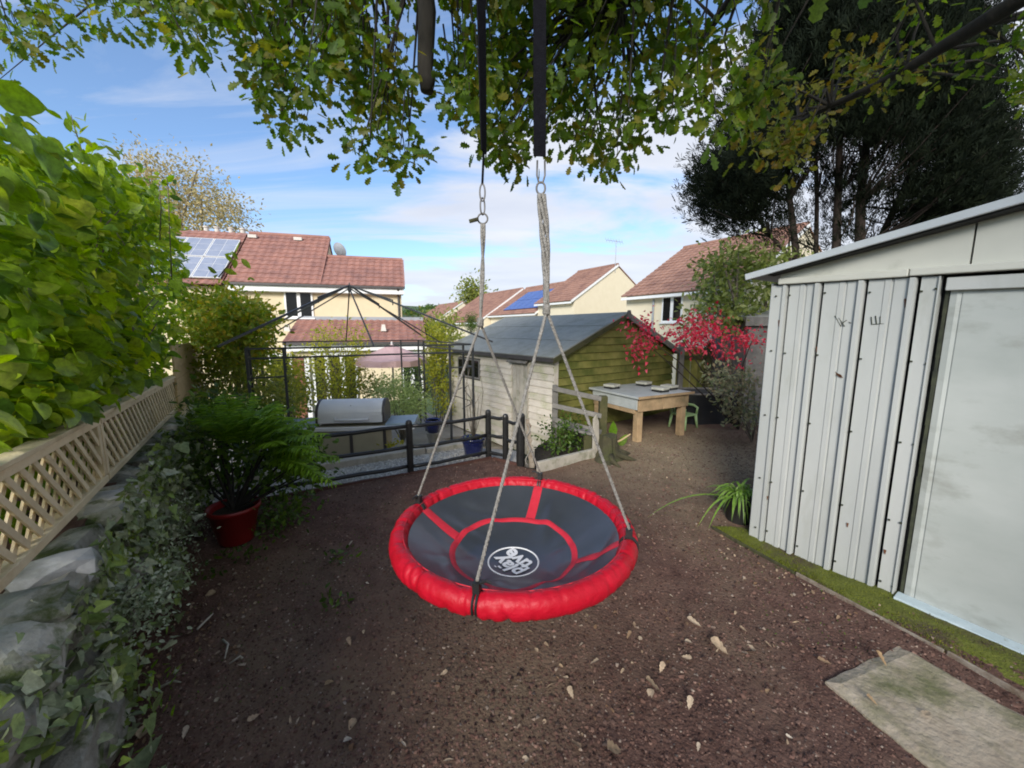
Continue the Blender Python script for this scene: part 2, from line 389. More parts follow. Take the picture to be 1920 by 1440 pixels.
L['oakgold'] = leafmat('oak_leaf_turning', [(.10, .14, .012), (.18, .15, .018), (.07, .11, .012), (.14, .16, .016), (.20, .12, .018), (.10, .14, .012)], .5, .45)
L['vine'] = leafmat('vine_leaf', [(.15, .25, .012), (.21, .31, .015), (.09, .17, .018), (.26, .35, .02), (.17, .27, .015), (.34, .38, .03), (.07, .14, .03), (.21, .30, .018)], .45, .45)
L['ivy'] = leafmat('ivy_leaf', [(.18, .23, .12), (.34, .37, .26), (.09, .14, .03), (.46, .48, .39), (.15, .24, .035), (.25, .29, .17), (.22, .31, .04), (.11, .16, .06)], .6, .15)
L['fleck'] = leafmat('cotoneaster_leaf', [(.09, .14, .05), (.42, .48, .34), (.16, .22, .10), (.52, .56, .44), (.11, .17, .05)], .55, .2)
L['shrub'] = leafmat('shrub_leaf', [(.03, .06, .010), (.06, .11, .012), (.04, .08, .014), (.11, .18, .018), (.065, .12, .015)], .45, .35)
L['fern'] = leafmat('fern_leaf', [(.14, .26, .014), (.19, .33, .02), (.10, .20, .014), (.25, .38, .03)], .45, .4)
L['yellow'] = leafmat('yellow_green_leaf', [(.30, .31, .03), (.40, .38, .035), (.20, .25, .03), (.46, .42, .05), (.30, .33, .04)], .5, .4)
L['olive'] = leafmat('garden_green_leaf', [(.15, .19, .035), (.24, .27, .05), (.10, .14, .03), (.32, .31, .06), (.19, .23, .04)], .5, .35)
L['orange'] = leafmat('yellow_orange_leaf', [(.19, .26, .02), (.44, .33, .03), (.13, .21, .02), (.33, .36, .03), (.15, .24, .02), (.22, .30, .03)], .5, .35)
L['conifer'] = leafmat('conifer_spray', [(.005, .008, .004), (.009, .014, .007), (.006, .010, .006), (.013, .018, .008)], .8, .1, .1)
L['laurel'] = leafmat('laurel_leaf', [(.14, .19, .035), (.23, .28, .06), (.09, .13, .03), (.36, .38, .13), (.19, .24, .05)], .4, .3)
L['red'] = leafmat('red_leaf', [(.56, .02, .06), (.70, .06, .11), (.40, .012, .035), (.76, .16, .20), (.62, .03, .08)], .5, .4)
L['pale'] = leafmat('pale_leaf', [(.20, .22, .11), (.30, .28, .16), (.12, .16, .07), (.34, .27, .15), (.16, .20, .12)], .6, .25)
L['autumn'] = leafmat('autumn_leaf', [(.36, .29, .13), (.46, .37, .18), (.28, .26, .13), (.52, .42, .22)], .7, .3)
L['strap'] = leafmat('strap_leaf', [(.16, .30, .04), (.24, .38, .07), (.12, .22, .035), (.34, .42, .16)], .4, .35)
L['dry'] = leafmat('dry_leaf', [(.42, .30, .19), (.55, .44, .32), (.30, .19, .11), (.60, .52, .42), (.36, .24, .13)], .75, .15)
L['palegreen'] = leafmat('pale_palm_leaf', [(.30, .38, .12), (.38, .46, .18), (.22, .30, .09)], .5, .35)

# ------------------------------------------------------------------ leaves
def half(pts, bend=.12, fold=.18):
    """outline of the right half, from base to tip, mirrored into a folded leaf"""
    vs = []; n = len(pts)
    for x, y in pts: vs.append((x, y, fold * abs(x) - bend * y * y))
    for x, y in pts[1:-1]: vs.append((-x, y, fold * abs(x) - bend * y * y))
    return vs, [list(range(n)), [0] + [n - 1] + list(range(2 * n - 3, n - 1, -1))]
T_OAK = half([(0, 0), (.03, .08), (.17, .2), (.10, .28), (.29, .42), (.17, .5), (.34, .66), (.20, .74), (.23, .90), (0, 1)])
T_VINE = half([(0, .08), (.16, -.06), (.42, .02), (.36, .2), (.60, .42), (.40, .52), (.34, .74), (.16, .78), (0, 1)], .16, .2)
T_OVAL = half([(0, 0), (.2, .25), (.24, .55), (.12, .85), (0, 1)])
T_HEART = half([(0, .06), (.2, -.05), (.40, .10), (.45, .32), (.37, .56), (.20, .82), (0, 1)], .2, .22)
T_SLIM = half([(0, 0), (.09, .3), (.09, .6), (0, 1)], .2)
T_IVY = half([(0, .1), (.2, -.02), (.42, .12), (.3, .38), (.2, .68), (0, 1)], .25, .25)
T_FAN = (lambda: (lambda vs: (vs, [[0, 1, 2], [0, 3, 4], [0, 5, 6], [0, 7, 8], [0, 9, 10]]))(
    [(0, 0, 0)] + [p for a, l in ((-.9, .55), (-.45, .8), (0, 1), (.45, .8), (.9, .55)) for p in ((math.sin(a) * l - .03, math.cos(a) * l, .05 * abs(a)), (math.sin(a) * l + .045, math.cos(a) * l * .86, -.05))]))()
def pinnate(n=11):
    vs, fs = [], []
    for i in range(n):
        y = .12 + .8 * i / n; w = .27 * math.sin(math.pi * (.18 + .75 * i / n))
        for sgn in (1, -1):
            b = len(vs); vs += [(0, y, -.3 * y * y), (sgn * w, y + .10, -.05 - .3 * y * y), (sgn * w * .85, y + .15, -.08 - .3 * y * y), (0, y + .05, -.3 * y * y)]
            fs.append([b, b + 1, b + 2, b + 3])
    b = len(vs); vs += [(0.012, 0, 0), (.01, .95, -.28), (-.01, .95, -.28), (-.012, 0, 0)]; fs.append([b, b + 1, b + 2, b + 3])
    return vs, fs
T_FERN = pinnate()
T_CHIP = ([(-.5, -.3, 0), (.5, -.35, 0), (.4, .4, 0), (-.45, .3, 0), (-.1, 0, .5)], [[0, 1, 4], [1, 2, 4], [2, 3, 4], [3, 0, 4]])

def unit(a):
    return a / np.maximum(np.linalg.norm(a, axis=-1, keepdims=True), 1e-9)
def rnd(n, s=1.0):
    return rng.normal(size=(n, 3)) * s
def frames(nrm, axis):
    y = unit(axis); z = nrm - y * np.sum(nrm * y, axis=1, keepdims=True); z = unit(z); x = np.cross(y, z)
    return np.stack([x, y, z], axis=2)
def np_mesh(name, tmpl, pos, rot, scale, mat, tint=None, wid=None):
    tv = np.array(tmpl[0], float); n = len(pos); k = len(tv)
    loc = tv[None] * scale[:, None, None]
    if wid is not None: loc = loc * np.stack([wid, np.ones(n), np.ones(n)], 1)[:, None, :]
    V = np.einsum('nij,nkj->nki', rot, loc) + pos[:, None, :]
    lp = np.concatenate([np.array(f) for f in tmpl[1]]); ls = np.cumsum([0] + [len(f) for f in tmpl[1]])[:-1]
    me = bpy.data.meshes.new(name)
    me.vertices.add(n * k); me.vertices.foreach_set('co', V.reshape(-1))
    nl = len(lp); nf = len(ls)
    me.loops.add(n * nl); me.loops.foreach_set('vertex_index', (lp[None] + (np.arange(n) * k)[:, None]).reshape(-1).astype(np.int32))
    me.polygons.add(n * nf); me.polygons.foreach_set('loop_start', (ls[None] + (np.arange(n) * nl)[:, None]).reshape(-1).astype(np.int32))
    me.update(calc_edges=True)
    if tint is None: tint = rng.random(n)
    a = me.attributes.new('tint', 'FLOAT', 'POINT'); a.data.foreach_set('value', np.repeat(tint, k).astype(np.float32))
    me.materials.append(mat)
    return me
def in_view(pos):
    d = pos - np.array([0, 0, CAMZ]); f = d[:, 1] * cp - d[:, 2] * sp; u = d[:, 1] * sp + d[:, 2] * cp
    fz = np.maximum(f, .05)
    return (f > .2) & (np.abs(d[:, 0] / fz) < 1.36) & (np.abs(u / fz) < 1.02), np.linalg.norm(d, axis=1)
def foliage(parent, tmpl, mat, pos, nrm, axis, scale, parts=0, name='foliage', kind='stuff', wid=None):
    pos = np.asarray(pos, float); rot = frames(nrm, axis)
    base = np.array(world_loc(parent)) if parent is not None else pos.mean(0) * np.array([1, 1, 0])
    keep = np.ones(len(pos), bool)
    if parts:
        vis, d = in_view(pos)
        order = np.argsort(np.where(vis, d / scale, 1e9))[:parts]
        order = [i for i in order if vis[i]]
        me = np_mesh('leaf', tmpl, np.zeros((1, 3)), np.eye(3)[None], np.ones(1), mat, np.zeros(1))
        for i in order:
            o = bpy.data.objects.new('leaf', me); COL.objects.link(o); o.parent = parent
            m = Matrix.Identity(4)
            for c in range(3): m.col[c][:3] = rot[i][:, c] * scale[i]
            m.col[3][:3] = pos[i] - base
            o.matrix_basis = m
            keep[i] = False
    if keep.any():
        me = np_mesh(name, tmpl, pos[keep] - base, rot[keep], scale[keep], mat, wid=None if wid is None else wid[keep])
        o = bpy.data.objects.new(name, me); COL.objects.link(o)
        if parent is not None: o.parent = parent
        else: o.location = base
        if kind: o['kind'] = kind
        return o
def in_poly(x, y, poly):
    c = False; j = len(poly) - 1
    for i in range(len(poly)):
        xi, yi = poly[i]; xj, yj = poly[j]
        if (yi > y) != (yj > y) and x < (xj - xi) * (y - yi) / (yj - yi) + xi: c = not c
        j = i
    return c
def poly_pts(poly, n):
    xs = [p[0] for p in poly]; ys = [p[1] for p in poly]; out = []
    while len(out) < n:
        x, y = random.uniform(min(xs), max(xs)), random.uniform(min(ys), max(ys))
        if in_poly(x, y, poly): out.append((x, y))
    return out
def around(centers, per, sig):
    c = np.repeat(np.asarray([tuple(p) for p in centers], float), per, axis=0)
    return c + rnd(len(c)) * np.asarray(sig), c
def bush(root, tmpl, lm, centers, per, sig, size, parts=0, up=.6, out=.6, droop=0.0, name='foliage'):
    pos, c = around(centers, per, sig); n = len(pos)
    mid = np.mean(np.asarray([tuple(p) for p in centers]), axis=0)
    away = unit(pos - mid)
    nrm = unit(rnd(n, .6) + np.array([0, -.35, up]) + away * .5)
    ax = unit(rnd(n, .7) + unit(pos - c) * out + away * .4 + np.array([0, 0, -droop]))
    sc = size * rng.uniform(.65, 1.25, n)
    return foliage(root, tmpl, lm, pos, nrm, ax, sc, parts, name)
def stems(root, base, tips, r0, r1, m, name='branch', join=True, sag=.15, n=5):
    mb = MB()
    for t in tips:
        b, t = Vector(base), Vector(t)
        k = b.lerp(t, .5) + Vector((random.uniform(-1, 1), random.uniform(-1, 1), .6)) * (t - b).length * sag
        mb.tube([b, b.lerp(k, .6), k.lerp(t, .4), t], [r0, r0 * .75, (r0 + r1) / 2, r1], n)
    return obj(name, mb, m, root, smooth=True)

# ================================================================== GROUND
def hgt(x, y):
    x = np.asarray(x, float); y = np.asarray(y, float)
    return (.012 * np.sin(2.1 * x + .7 * y + 1) + .010 * np.sin(3.3 * y - 1.9 * x) + .006 * np.sin(7 * x + 2.7) * np.sin(6.1 * y) + .004 * np.sin(13 * x + 5 * y) * np.sin(11 * y - 4 * x)) 
YM_X = [-5.0, -3.4, -1.9, -1.1, -.29, .09, .3, 1.03, 1.12, 3.1, 3.3, 8.0]
YM_Y = [2.0, 2.8, 3.63, 4.03, 4.54, 4.28, 4.16, 4.62, 5.95, 7.45, 8.2, 8.2]
def ymax(x): return np.interp(x, YM_X, YM_Y)
xs = np.unique(np.concatenate([np.linspace(-5, 8, 240), np.array(YM_X)]))
ts = np.linspace(0, 1, 200) ** 1.0
ny = len(ts)
gx = np.repeat(xs, ny); gy = -4 + (ymax(gx) + 4) * np.tile(ts, len(xs)); gz = hgt(gx, gy)
mb = MB()
mb.v = [Vector(p) for p in zip(gx, gy, gz)]
for i in range(len(xs) - 1):
    for j in range(ny - 1):
        a = i * ny + j; mb.f.append((a, a + ny, a + ny + 1, a + 1))
b0 = len(mb.v)
for i in range(len(xs)):
    p = mb.v[i * ny + ny - 1]; mb.v.append(Vector((p.x, p.y, -1.4)))
for i in range(len(xs) - 1):
    mb.f.append((i * ny + ny - 1, (i + 1) * ny + ny - 1, b0 + i + 1, b0 + i))
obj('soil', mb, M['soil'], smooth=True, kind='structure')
# crumbs of soil and bark on it
n = 130000
cyv = .6 + 5.2 * rng.random(n) ** 1.7; cxv = rng.uniform(-1.05, 1.45, n) * (cyv * .95 + .35)
k = (cxv > -2.9) & (cyv < ymax(cxv) - .05); cxv, cyv = cxv[k], cyv[k]
pos = np.stack([cxv, cyv, hgt(cxv, cyv) - .001], 1); n = len(pos)
sc = np.exp(rng.normal(math.log(.0075), .4, n)) * (1 + .10 * cyv)
me = np_mesh('soil_crumbs', T_CHIP, pos, frames(unit(rnd(n, .35) + np.array([0, 0, 1])), rnd(n)), np.minimum(sc, .028), M['crumb'])
o = bpy.data.objects.new('soil_crumbs', me); COL.objects.link(o); o['kind'] = 'stuff'

# lower ground out to the horizon, with the hills beyond
mb = MB()
gxs = np.concatenate([-np.geomspace(1500, 8, 26), np.linspace(-6, 6, 7), np.geomspace(8, 1500, 26)])
gys = np.concatenate([[-1500, -400, -100, -30, -10], np.linspace(0, 60, 16), np.geomspace(70, 1800, 34)])
for x in gxs:
    for y in gys:
        d = max(0, y - 60)
        z = -1.4 - .035 * max(0, min(y, 110) - 22)
        z += 62 * (1 / (1 + math.exp(-(y - 560) / 110))) * (1 + .25 * math.sin(x * .006 + 1) + .15 * math.sin(x * .017)) * (1 if y > 60 else 0) - (0.6 if y > 60 else 0)
        mb.v.append(Vector((x, y, z)))
ng = len(gys)
for i in range(len(gxs) - 1):
    for j in range(ng - 1):
        a = i * ng + j; mb.f.append((a, a + ng, a + ng + 1, a + 1))
obj('ground', mb, M['grass_far'], kind='structure', smooth=True)

# patio and gravel strip beyond the fence
FE = Vector((.84, .545, 0)).normalized(); FN = Vector((-FE.y, FE.x, 0))
fl = [Vector((x, float(ymax(x)), 0)) for x in (-5.0, -3.4, -1.9, -1.1, -.29)]
gp = [p + FN * .01 for p in fl] + [Vector((.06, 4.32, 0)), Vector((.06, 4.95, 0))] + [p + FN * .72 for p in reversed(fl)]
obj('gravel_bed', MB().prism([(p.x, p.y) for p in gp], -.5, -.045), M['gravel_bed'], kind='structure')
n = 9000
t = rng.random(n); px_ = np.interp(t, np.linspace(0, 1, 5), [p.x for p in fl]); py_ = np.interp(px_, [p.x for p in fl], [p.y for p in fl])
off = rng.uniform(.02, .7, n)
pos = np.stack([px_ + FN.x * off, py_ + FN.y * off, np.full(n, -.047)], 1)
me = np_mesh('gravel', T_CHIP, pos, frames(unit(rnd(n, .4) + np.array([0, 0, 1])), rnd(n)), rng.uniform(.015, .035, n), M['gravel'])
o = bpy.data.objects.new('gravel', me); COL.objects.link(o); o['kind'] = 'stuff'
PZ = -.55
pat = MB().prism([tuple((p + FN * .74)[:2]) for p in fl] + [(.6, 4.95), (.5, 5.6), (-1.6, 9.4), (-5.2, 9.6), (-7, 8)], -1.35, PZ - .004)
patio = obj('patio', pat, M['concrete'], kind='structure')
Tp = frame((-4.2, 3.9, 0), FE)
for i in range(9):
    for j in range(9):
        c = Tp @ Vector((.3 + .602 * i, .3 + .602 * j, 0))
        if c.y > 9.3 or c.x > -.1 + max(0, (5.6 - c.y)) * .5 - max(0, c.y - 5.6) * .55 or c.x < -5.4 or (c - fl[2]).dot(FN) < 1.05: continue
        obj('paving_slab', MB(Tp).box((.3 + .602 * i, .3 + .602 * j, PZ + .012), (.59, .59, .03)), M['paving'], patio, bevel=.005)

# ================================================================== NEST SWING
RC = Vector((0.006, 1.525, .724)); RR, RT = .466, .0365
sw = thing('nest_swing', 'round red and black nest swing hanging on grey ropes over the bare soil', 'swing', (RC.x, RC.y, .5))
ATT = [R(160), R(72), R(256), R(342)]
mb = MB(); NU, NV = 420, 26
cre = [(random.uniform(0, 2 * math.pi), random.uniform(.002, .008), random.uniform(.009, .024), random.uniform(-1, 1)) for _ in range(110)]
for i in range(NU):
    a = 2 * math.pi * i / NU
    for j in range(NV):
        b = 2 * math.pi * j / NV
        r = RT * (1 + .02 * math.sin(9 * a + 2 * b))
        for ca, amp, wd, sk in cre:
            d = (a - ca + sk * .05 * math.sin(b) + math.pi) % (2 * math.pi) - math.pi
            r -= amp * math.exp(-(d / wd) ** 2) * (.55 + .45 * math.sin(b + sk * 3))
        r += .0020 * mnoise.noise((a * 16, b * 1.3, 2.0)) + .0022 * mnoise.noise((a * 38 + b * 2, b * 2.0, 7.0))
        for ca in ATT:
            d = (a - ca + math.pi) % (2 * math.pi) - math.pi
            r -= .008 * math.exp(-(d / .028) ** 2)
        mb.v.append(RC + Vector(((RR + r * math.cos(b)) * math.cos(a), (RR + r * math.cos(b)) * math.sin(a), r * 1.12 * math.sin(b) - .006 * max(0, -math.sin(b)))))
for i in range(NU):
    for j in range(NV):
        mb.f.append((i * NV + j, ((i + 1) % NU) * NV + j, ((i + 1) % NU) * NV + (j + 1) % NV, i * NV + (j + 1) % NV))
obj('padded_ring', mb, M['red'], sw, smooth=True)
for b_ in (R(200), R(120)):
    obj('seam', MB().tube([RC + Vector(((RR + (RT - .0015) * math.cos(b_)) * math.cos(a_), (RR + (RT - .0015) * math.cos(b_)) * math.sin(a_), (RT - .0015) * 1.12 * math.sin(b_))) for a_ in np.linspace(0, 2 * math.pi, 97)], .0022, 5, cap=False), M['redflat'], sw, smooth=True)
wr = [(random.uniform(0, 2 * math.pi), random.uniform(.12, .42), random.choice((-1, 1)) * random.uniform(.008, .026), random.uniform(.018, .05), random.uniform(0, math.pi)) for _ in range(34)]
def mat_z(x, y):
    r = math.hypot(x, y); q = min(1, r / .43)
    z = RC.z + .006 - .168 * (1 - q ** 1.9)
    fade = .75 * max(0, 1 - q ** 4) * min(1, max(.03, (r - .13) / .2))
    for a, rr, amp, wd, th in wr:
        dx, dy = x - rr * math.cos(a), y - rr * math.sin(a)
        u, v = dx * math.cos(th) + dy * math.sin(th), -dx * math.sin(th) + dy * math.cos(th)
        z += amp * fade * math.exp(-(v / wd) ** 2 - (u / .16) ** 2)
    return z
def on_mat(x, y, h=0): return Vector((RC.x + x, RC.y + y, mat_z(x, y) + h))
mb = MB(); nr, na = 34, 128
mb.v.append(on_mat(0, 0))
for i in range(1, nr + 1):
    for k in range(na):
        a = 2 * math.pi * k / na; mb.v.append(on_mat(.43 * i / nr * math.cos(a), .43 * i / nr * math.sin(a)))
for k in range(na): mb.f.append((0, 1 + k, 1 + (k + 1) % na))
for i in range(nr - 1):
    for k in range(na): mb.f.append((1 + i * na + k, 1 + (i + 1) * na + k, 1 + (i + 1) * na + (k + 1) % na, 1 + i * na + (k + 1) % na))
obj('mat', mb, M['vinyl'], sw, smooth=True)
def mat_ring(r0, r1, h, nn=128, c=(0, 0)):
    mb = MB(); rows = 4
    for i in range(nn):
        a = 2 * math.pi * i / nn
        for j in range(rows):
            r = r0 + (r1 - r0) * j / (rows - 1); mb.v.append(on_mat(c[0] + r * math.cos(a), c[1] + r * math.sin(a), h if 0 < j < rows - 1 else h * .2))
    for i in range(nn):
        for j in range(rows - 1): mb.f.append((i * rows + j, ((i + 1) % nn) * rows + j, ((i + 1) % nn) * rows + j + 1, i * rows + j + 1))
    return mb
obj('stripe_ring', mat_ring(.246, .27, .004), M['redflat'], sw, smooth=True)
for a in ATT:
    mb = MB(); d = Vector((math.cos(a), math.sin(a))); q = Vector((-d.y, d.x)); m_ = 14
    for i in range(m_):
        r = .268 + (.435 - .268) * i / (m_ - 1)
        for j in range(5):
            w = (j - 2) / 2 * .023; p = d * r + q * w; mb.v.append(on_mat(p.x, p.y, .0045 if abs(j - 2) < 2 else .001))
    for i in range(m_ - 1):
        for j in range(4): mb.f.append((i * 5 + j, (i + 1) * 5 + j, (i + 1) * 5 + j + 1, i * 5 + j + 1))
    obj('stripe', mb, M['redflat'], sw, smooth=True)
LC = Vector((.0, -.008))
logo = obj('logo', mat_ring(.103, .110, .0035, c=(LC.x, LC.y)), M['white'], sw)
def text_mesh(body, size, off=.0):
    cu = bpy.data.curves.new('t', 'FONT'); cu.body = body; cu.size = size; cu.align_x = 'CENTER'; cu.align_y = 'CENTER'; cu.offset = off; cu.resolution_u = 4
    o = bpy.data.objects.new('t', cu); COL.objects.link(o); bpy.context.view_layer.update()
    dg = bpy.context.evaluated_depsgraph_get(); me = bpy.data.meshes.new_from_object(o.evaluated_get(dg))
    bm = bmesh.new(); bm.from_mesh(me); bmesh.ops.triangulate(bm, faces=bm.faces); bmesh.ops.subdivide_edges(bm, edges=[e for e in bm.edges if e.calc_length() > .01], cuts=2); bm.to_mesh(me); bm.free()
    vs = [v.co.copy() for v in me.vertices]; fs = [list(p.vertices) for p in me.polygons]
    bpy.data.objects.remove(o); bpy.data.curves.remove(cu); bpy.data.meshes.remove(me)
    return vs, fs
ang = R(128); rd = Vector((math.cos(ang), math.sin(ang))); ru = Vector((-rd.y, rd.x))
mb = MB()
for body, du, dr, rot in (('play', .030, -.004, 0), ('tive', -.032, .010, 0)):
    vs, fs = text_mesh(body, .098, .0034)
    b = len(mb.v)
    for v in vs:
        p = LC + rd * (v.x + dr) + ru * (v.y + du); mb.v.append(on_mat(p.x, p.y, .0035))
    mb.f += [[b + i for i in f] for f in fs]
for q in ((.045, -.062, .02), (.058, -.050, .012)):                  # the small accent beside the first word
    p = LC + ru * (q[0] + .022) + rd * (q[1] + .07); b = len(mb.v)
    for s in ((-.5, -.25), (.5, -.25), (.5, .25), (-.5, .25)):
        w = p + rd * s[0] * q[2] + ru * s[1] * q[2]; mb.v.append(on_mat(w.x, w.y, .0035))
    mb.f.append([b, b + 1, b + 2, b + 3])
obj('lettering', mb, M['white'], logo)

KL, KR = aty(901, 606, 1.56), aty(1025, 583, 1.33)
att = [RC + Vector((math.cos(a) * RR, math.sin(a) * RR, RT * 1.12)) for a in ATT]
def rope(p, q, r=.0058, w=.0):
    mb = MB(); nn = 40; pts = []
    p, q = Vector(p), Vector(q)
    for st in range(3):                                              # three laid strands
        pts = []
        for i in range(nn * 3 + 1):
            f = i / (nn * 3); c = p.lerp(q, f) + Vector((0, 0, -w * math.sin(math.pi * f)))
            a = f * (q - p).length / .045 * 2 * math.pi + st * 2.094
            d = (q - p).normalized(); s = d.cross(Vector((0, 1, .3))).normalized(); u = s.cross(d)
            pts.append(c + (s * math.cos(a) + u * math.sin(a)) * r * .5)
        mb.tube(pts, r * .58, 6)
    return mb
for kk, ii in ((KL, (0, 1)), (KR, (2, 3))):
    for i in ii:
        obj('rope', rope(kk, att[i] + Vector((0, 0, .03))), M['rope'], sw, smooth=True)
for i, a in enumerate(ATT):
    mb = MB(); d = Vector((math.cos(a), math.sin(a), 0)); t_ = Vector((-d.y, d.x, 0)); c = RC + d * RR
    for s in (-.006, .006):
        mb.tube([c + t_ * s + (d * math.cos(b) + Vector((0, 0, 1.12)) * math.sin(b)) * (RT - .003) for b in np.linspace(-.6, math.pi + .6, 25)], .0042, 6, cap=False)
    mb.box(att[i] + Vector((0, 0, .012)), (.026, .022, .034), rz=a)
    mb.tube([att[i] + Vector((0, 0, .02)), att[i] + t_ * .03 + Vector((0, 0, .035)), att[i] + t_ * .045 + Vector((0, 0, .03))], [.007, .005, .004], 6)
    obj('rope_clamp', mb, M['blackplastic'], sw, smooth=False)
RLr, RRr = aty(905, 410, 1.56), aty(1014, 353, 1.33)
def bundle(top, bot, r, strands, sway):
    mb = MB()
    for k in range(strands):
        a0 = 2 * math.pi * k / strands; pts = []
        for i in range(31):
            f = i / 30; c = top.lerp(bot, f); a = a0 + f * 5
            rr = r * (1 - .35 * f) * (.6 + .4 * math.sin(math.pi * min(1, f * 1.2 + .1)))
            pts.append(c + Vector((math.cos(a) * rr + sway * math.sin(f * 3.0 + .3), math.sin(a) * rr, 0)))
        mb.tube(pts, .0058, 7)
    mb.lathe((bot.x + sway * math.sin(3.3), bot.y, bot.z - .012), [(.008, -.014), (.014, -.006), (.013, .006), (.015, .014), (.010, .024)], 10)
    return mb
obj('rope_bundle', bundle(RLr - Vector((0, 0, .02)), KL + Vector((0, 0, .01)), .006, 2, .003), M['rope'], sw, smooth=True)
obj('rope_bundle', bundle(RRr - Vector((0, 0, .018)), KR + Vector((0, 0, .01)), .0135, 5, .006), M['rope'], sw, smooth=True)
X, Yv, Z = Vector((1, 0, 0)), Vector((0, 1, 0)), Vector((0, 0, 1))
mb = MB().link(RLr, X, Z, .019, .019, .0032)
obj('chain_link', mb, M['steel'], sw, smooth=True)
obj('chain_link', MB().link(RLr + Z * .045, X * .8 + Yv * .6, Z, .010, .031, .003), M['steel'], sw, smooth=True)
obj('chain_link', MB().link(RLr + Z * .095, X, Z, .010, .031, .003), M['steel'], sw, smooth=True)
obj('hook', MB().tube([RLr + Vector((-.016, -.01, -.004)), RLr + Vector((-.05, -.015, -.014))], .0075, 8), M['stump'], sw)
obj('chain_link', MB().link(RRr, X, Z, .014, .019, .0032), M['steel'], sw, smooth=True)
obj('shackle', MB().tube([RRr + Vector((-.012, 0, .085)), RRr + Vector((-.013, 0, .04)), RRr + Vector((-.006, 0, .016)), RRr + Vector((.006, 0, .016)), RRr + Vector((.013, 0, .04)), RRr + Vector((.012, 0, .085))], .003, 7), M['steel'], sw, smooth=True)
def strap(b, t, w, twist):
    mb = MB(); nn = 24; th = .0025
    for i in range(nn + 1):
        f = i / nn; c = Vector(b).lerp(Vector(t), f); a = twist(f); d = Vector((math.cos(a), math.sin(a), 0)); nrm_ = Vector((-d.y, d.x, 0))
        for sx_, sy_ in ((-1, -1), (1, -1), (1, 1), (-1, 1)): mb.v.append(c + d * sx_ * w / 2 + nrm_ * sy_ * th)
    for i in range(nn):
        for j in range(4): mb.f.append((i * 4 + j, i * 4 + (j + 1) % 4, i * 4 + 4 + (j + 1) % 4, i * 4 + 4 + j))
    mb.f += [(3, 2, 1, 0), tuple(nn * 4 + j for j in range(4))]
    return mb
sb = aty(907, 285, 1.56)
obj('strap', strap(RLr + Z * .125, sb, .008, lambda f: .9), M['strap'], sw)
obj('strap', strap(sb, Vector((-.12, 1.56, 3.93)), .048, lambda f: 1.25 - 1.0 * f), M['strap'], sw)
sb2 = aty(1012, 293, 1.33)
obj('strap', strap(sb2, Vector((.07, 1.33, 3.9)), .040, lambda f: .1 + .2 * f), M['strap'], sw)

# ================================================================== OAK TREE overhead
oak = thing('oak_tree', 'large oak spreading green and gold autumn leaves over the swing', 'tree', (2.3, -1.7, 0))
def limb(pts, rs, nm='limb', m=None, sub=3, n=10):
    P_ = [Vector(p) for p in pts]; out, ro = [], []
    for i in range(len(P_) - 1):
        for k in range(sub):
            f = k / sub; p = P_[i].lerp(P_[i + 1], f)
            out.append(p + Vector((random.uniform(-1, 1), random.uniform(-1, 1), random.uniform(-1, 1))) * rs[i] * .25); ro.append((rs[i] * (1 - f) + rs[i + 1] * f) * random.uniform(.92, 1.08))
    out.append(P_[-1]); ro.append(rs[-1])
    return obj(nm, MB().tube(out, ro, n), m or M['bark'], oak, smooth=True), out
limb([(2.3, -1.7, -.1), (2.32, -1.68, .3), (2.25, -1.6, 1.6), (2.2, -1.5, 2.8), (2.0, -1.3, 4.2), (1.7, -.9, 6)], [.42, .34, .29, .27, .2, .08], 'trunk', n=14)
nodes = []
for pts, rs in (
    ([(2.2, -1.5, 2.9), (1.3, .0, 3.5), (.2, 1.3, 3.92), (-.5, 2.25, 4.1), (-1.6, 3.2, 4.5), (-2.6, 3.8, 4.7)], [.17, .13, .11, .08, .05, .015]),
    ([(2.2, -1.5, 3.0), (3.1, .2, 3.4), (3.2, 1.5, 3.5), tuple(aty(1910, 5, 2.6)), tuple(aty(1700, 130, 3.2)), tuple(aty(1500, 228, 4.0)), tuple(aty(1420, 270, 4.5))], [.15, .10, .075, .05, .035, .018, .007]),
    ([(1.7, -.4, 3.4), (1.25, 1.2, 3.9), tuple(aty(1160, -20, 2.8)), tuple(aty(1105, 40, 3.2)), tuple(aty(1065, 75, 3.6)), tuple(aty(1000, 110, 4.0))], [.1, .07, .045, .03, .02, .006]),
    ([(.9, .5, 3.7), (-.6, 1.0, 4.0), (-1.8, 1.6, 4.1), (-2.9, 2.2, 4.3)], [.08, .06, .04, .01]),
    ([(.2, 1.3, 3.92), (.5, 2.4, 4.2), (.6, 3.4, 4.3), (.4, 4.4, 4.3)], [.07, .05, .035, .01]),
    ([(1.2, .2, 3.55), (1.9, 2.0, 4.0), (1.7, 3.2, 4.1), (1.6, 4.2, 4.0)], [.08, .06, .04, .01]),
    ([(2.0, -1.3, 4.2), (.5, -1.5, 5), (-1.5, -1.2, 5.4)], [.12, .08, .02]),
    ([(2.1, -1.4, 3.6), (3.6, -1.2, 4.4), (5, -.6, 5)], [.12, .08, .02])):
    o, pts_ = limb(pts, rs); nodes += pts_
obj('cut_branch', MB().tube([(-.5, 2.25, 4.1), (-.505, 2.3, 3.7), tuple(aty(801, 20, 2.33)), tuple(aty(799, 80, 2.33)), tuple(aty(797, 130, 2.33)), tuple(aty(801, 150, 2.33)), tuple(aty(800, 172, 2.33))], [.05, .05, .048, .045, .042, .045, .034], 10), M['bark'], oak, smooth=True)
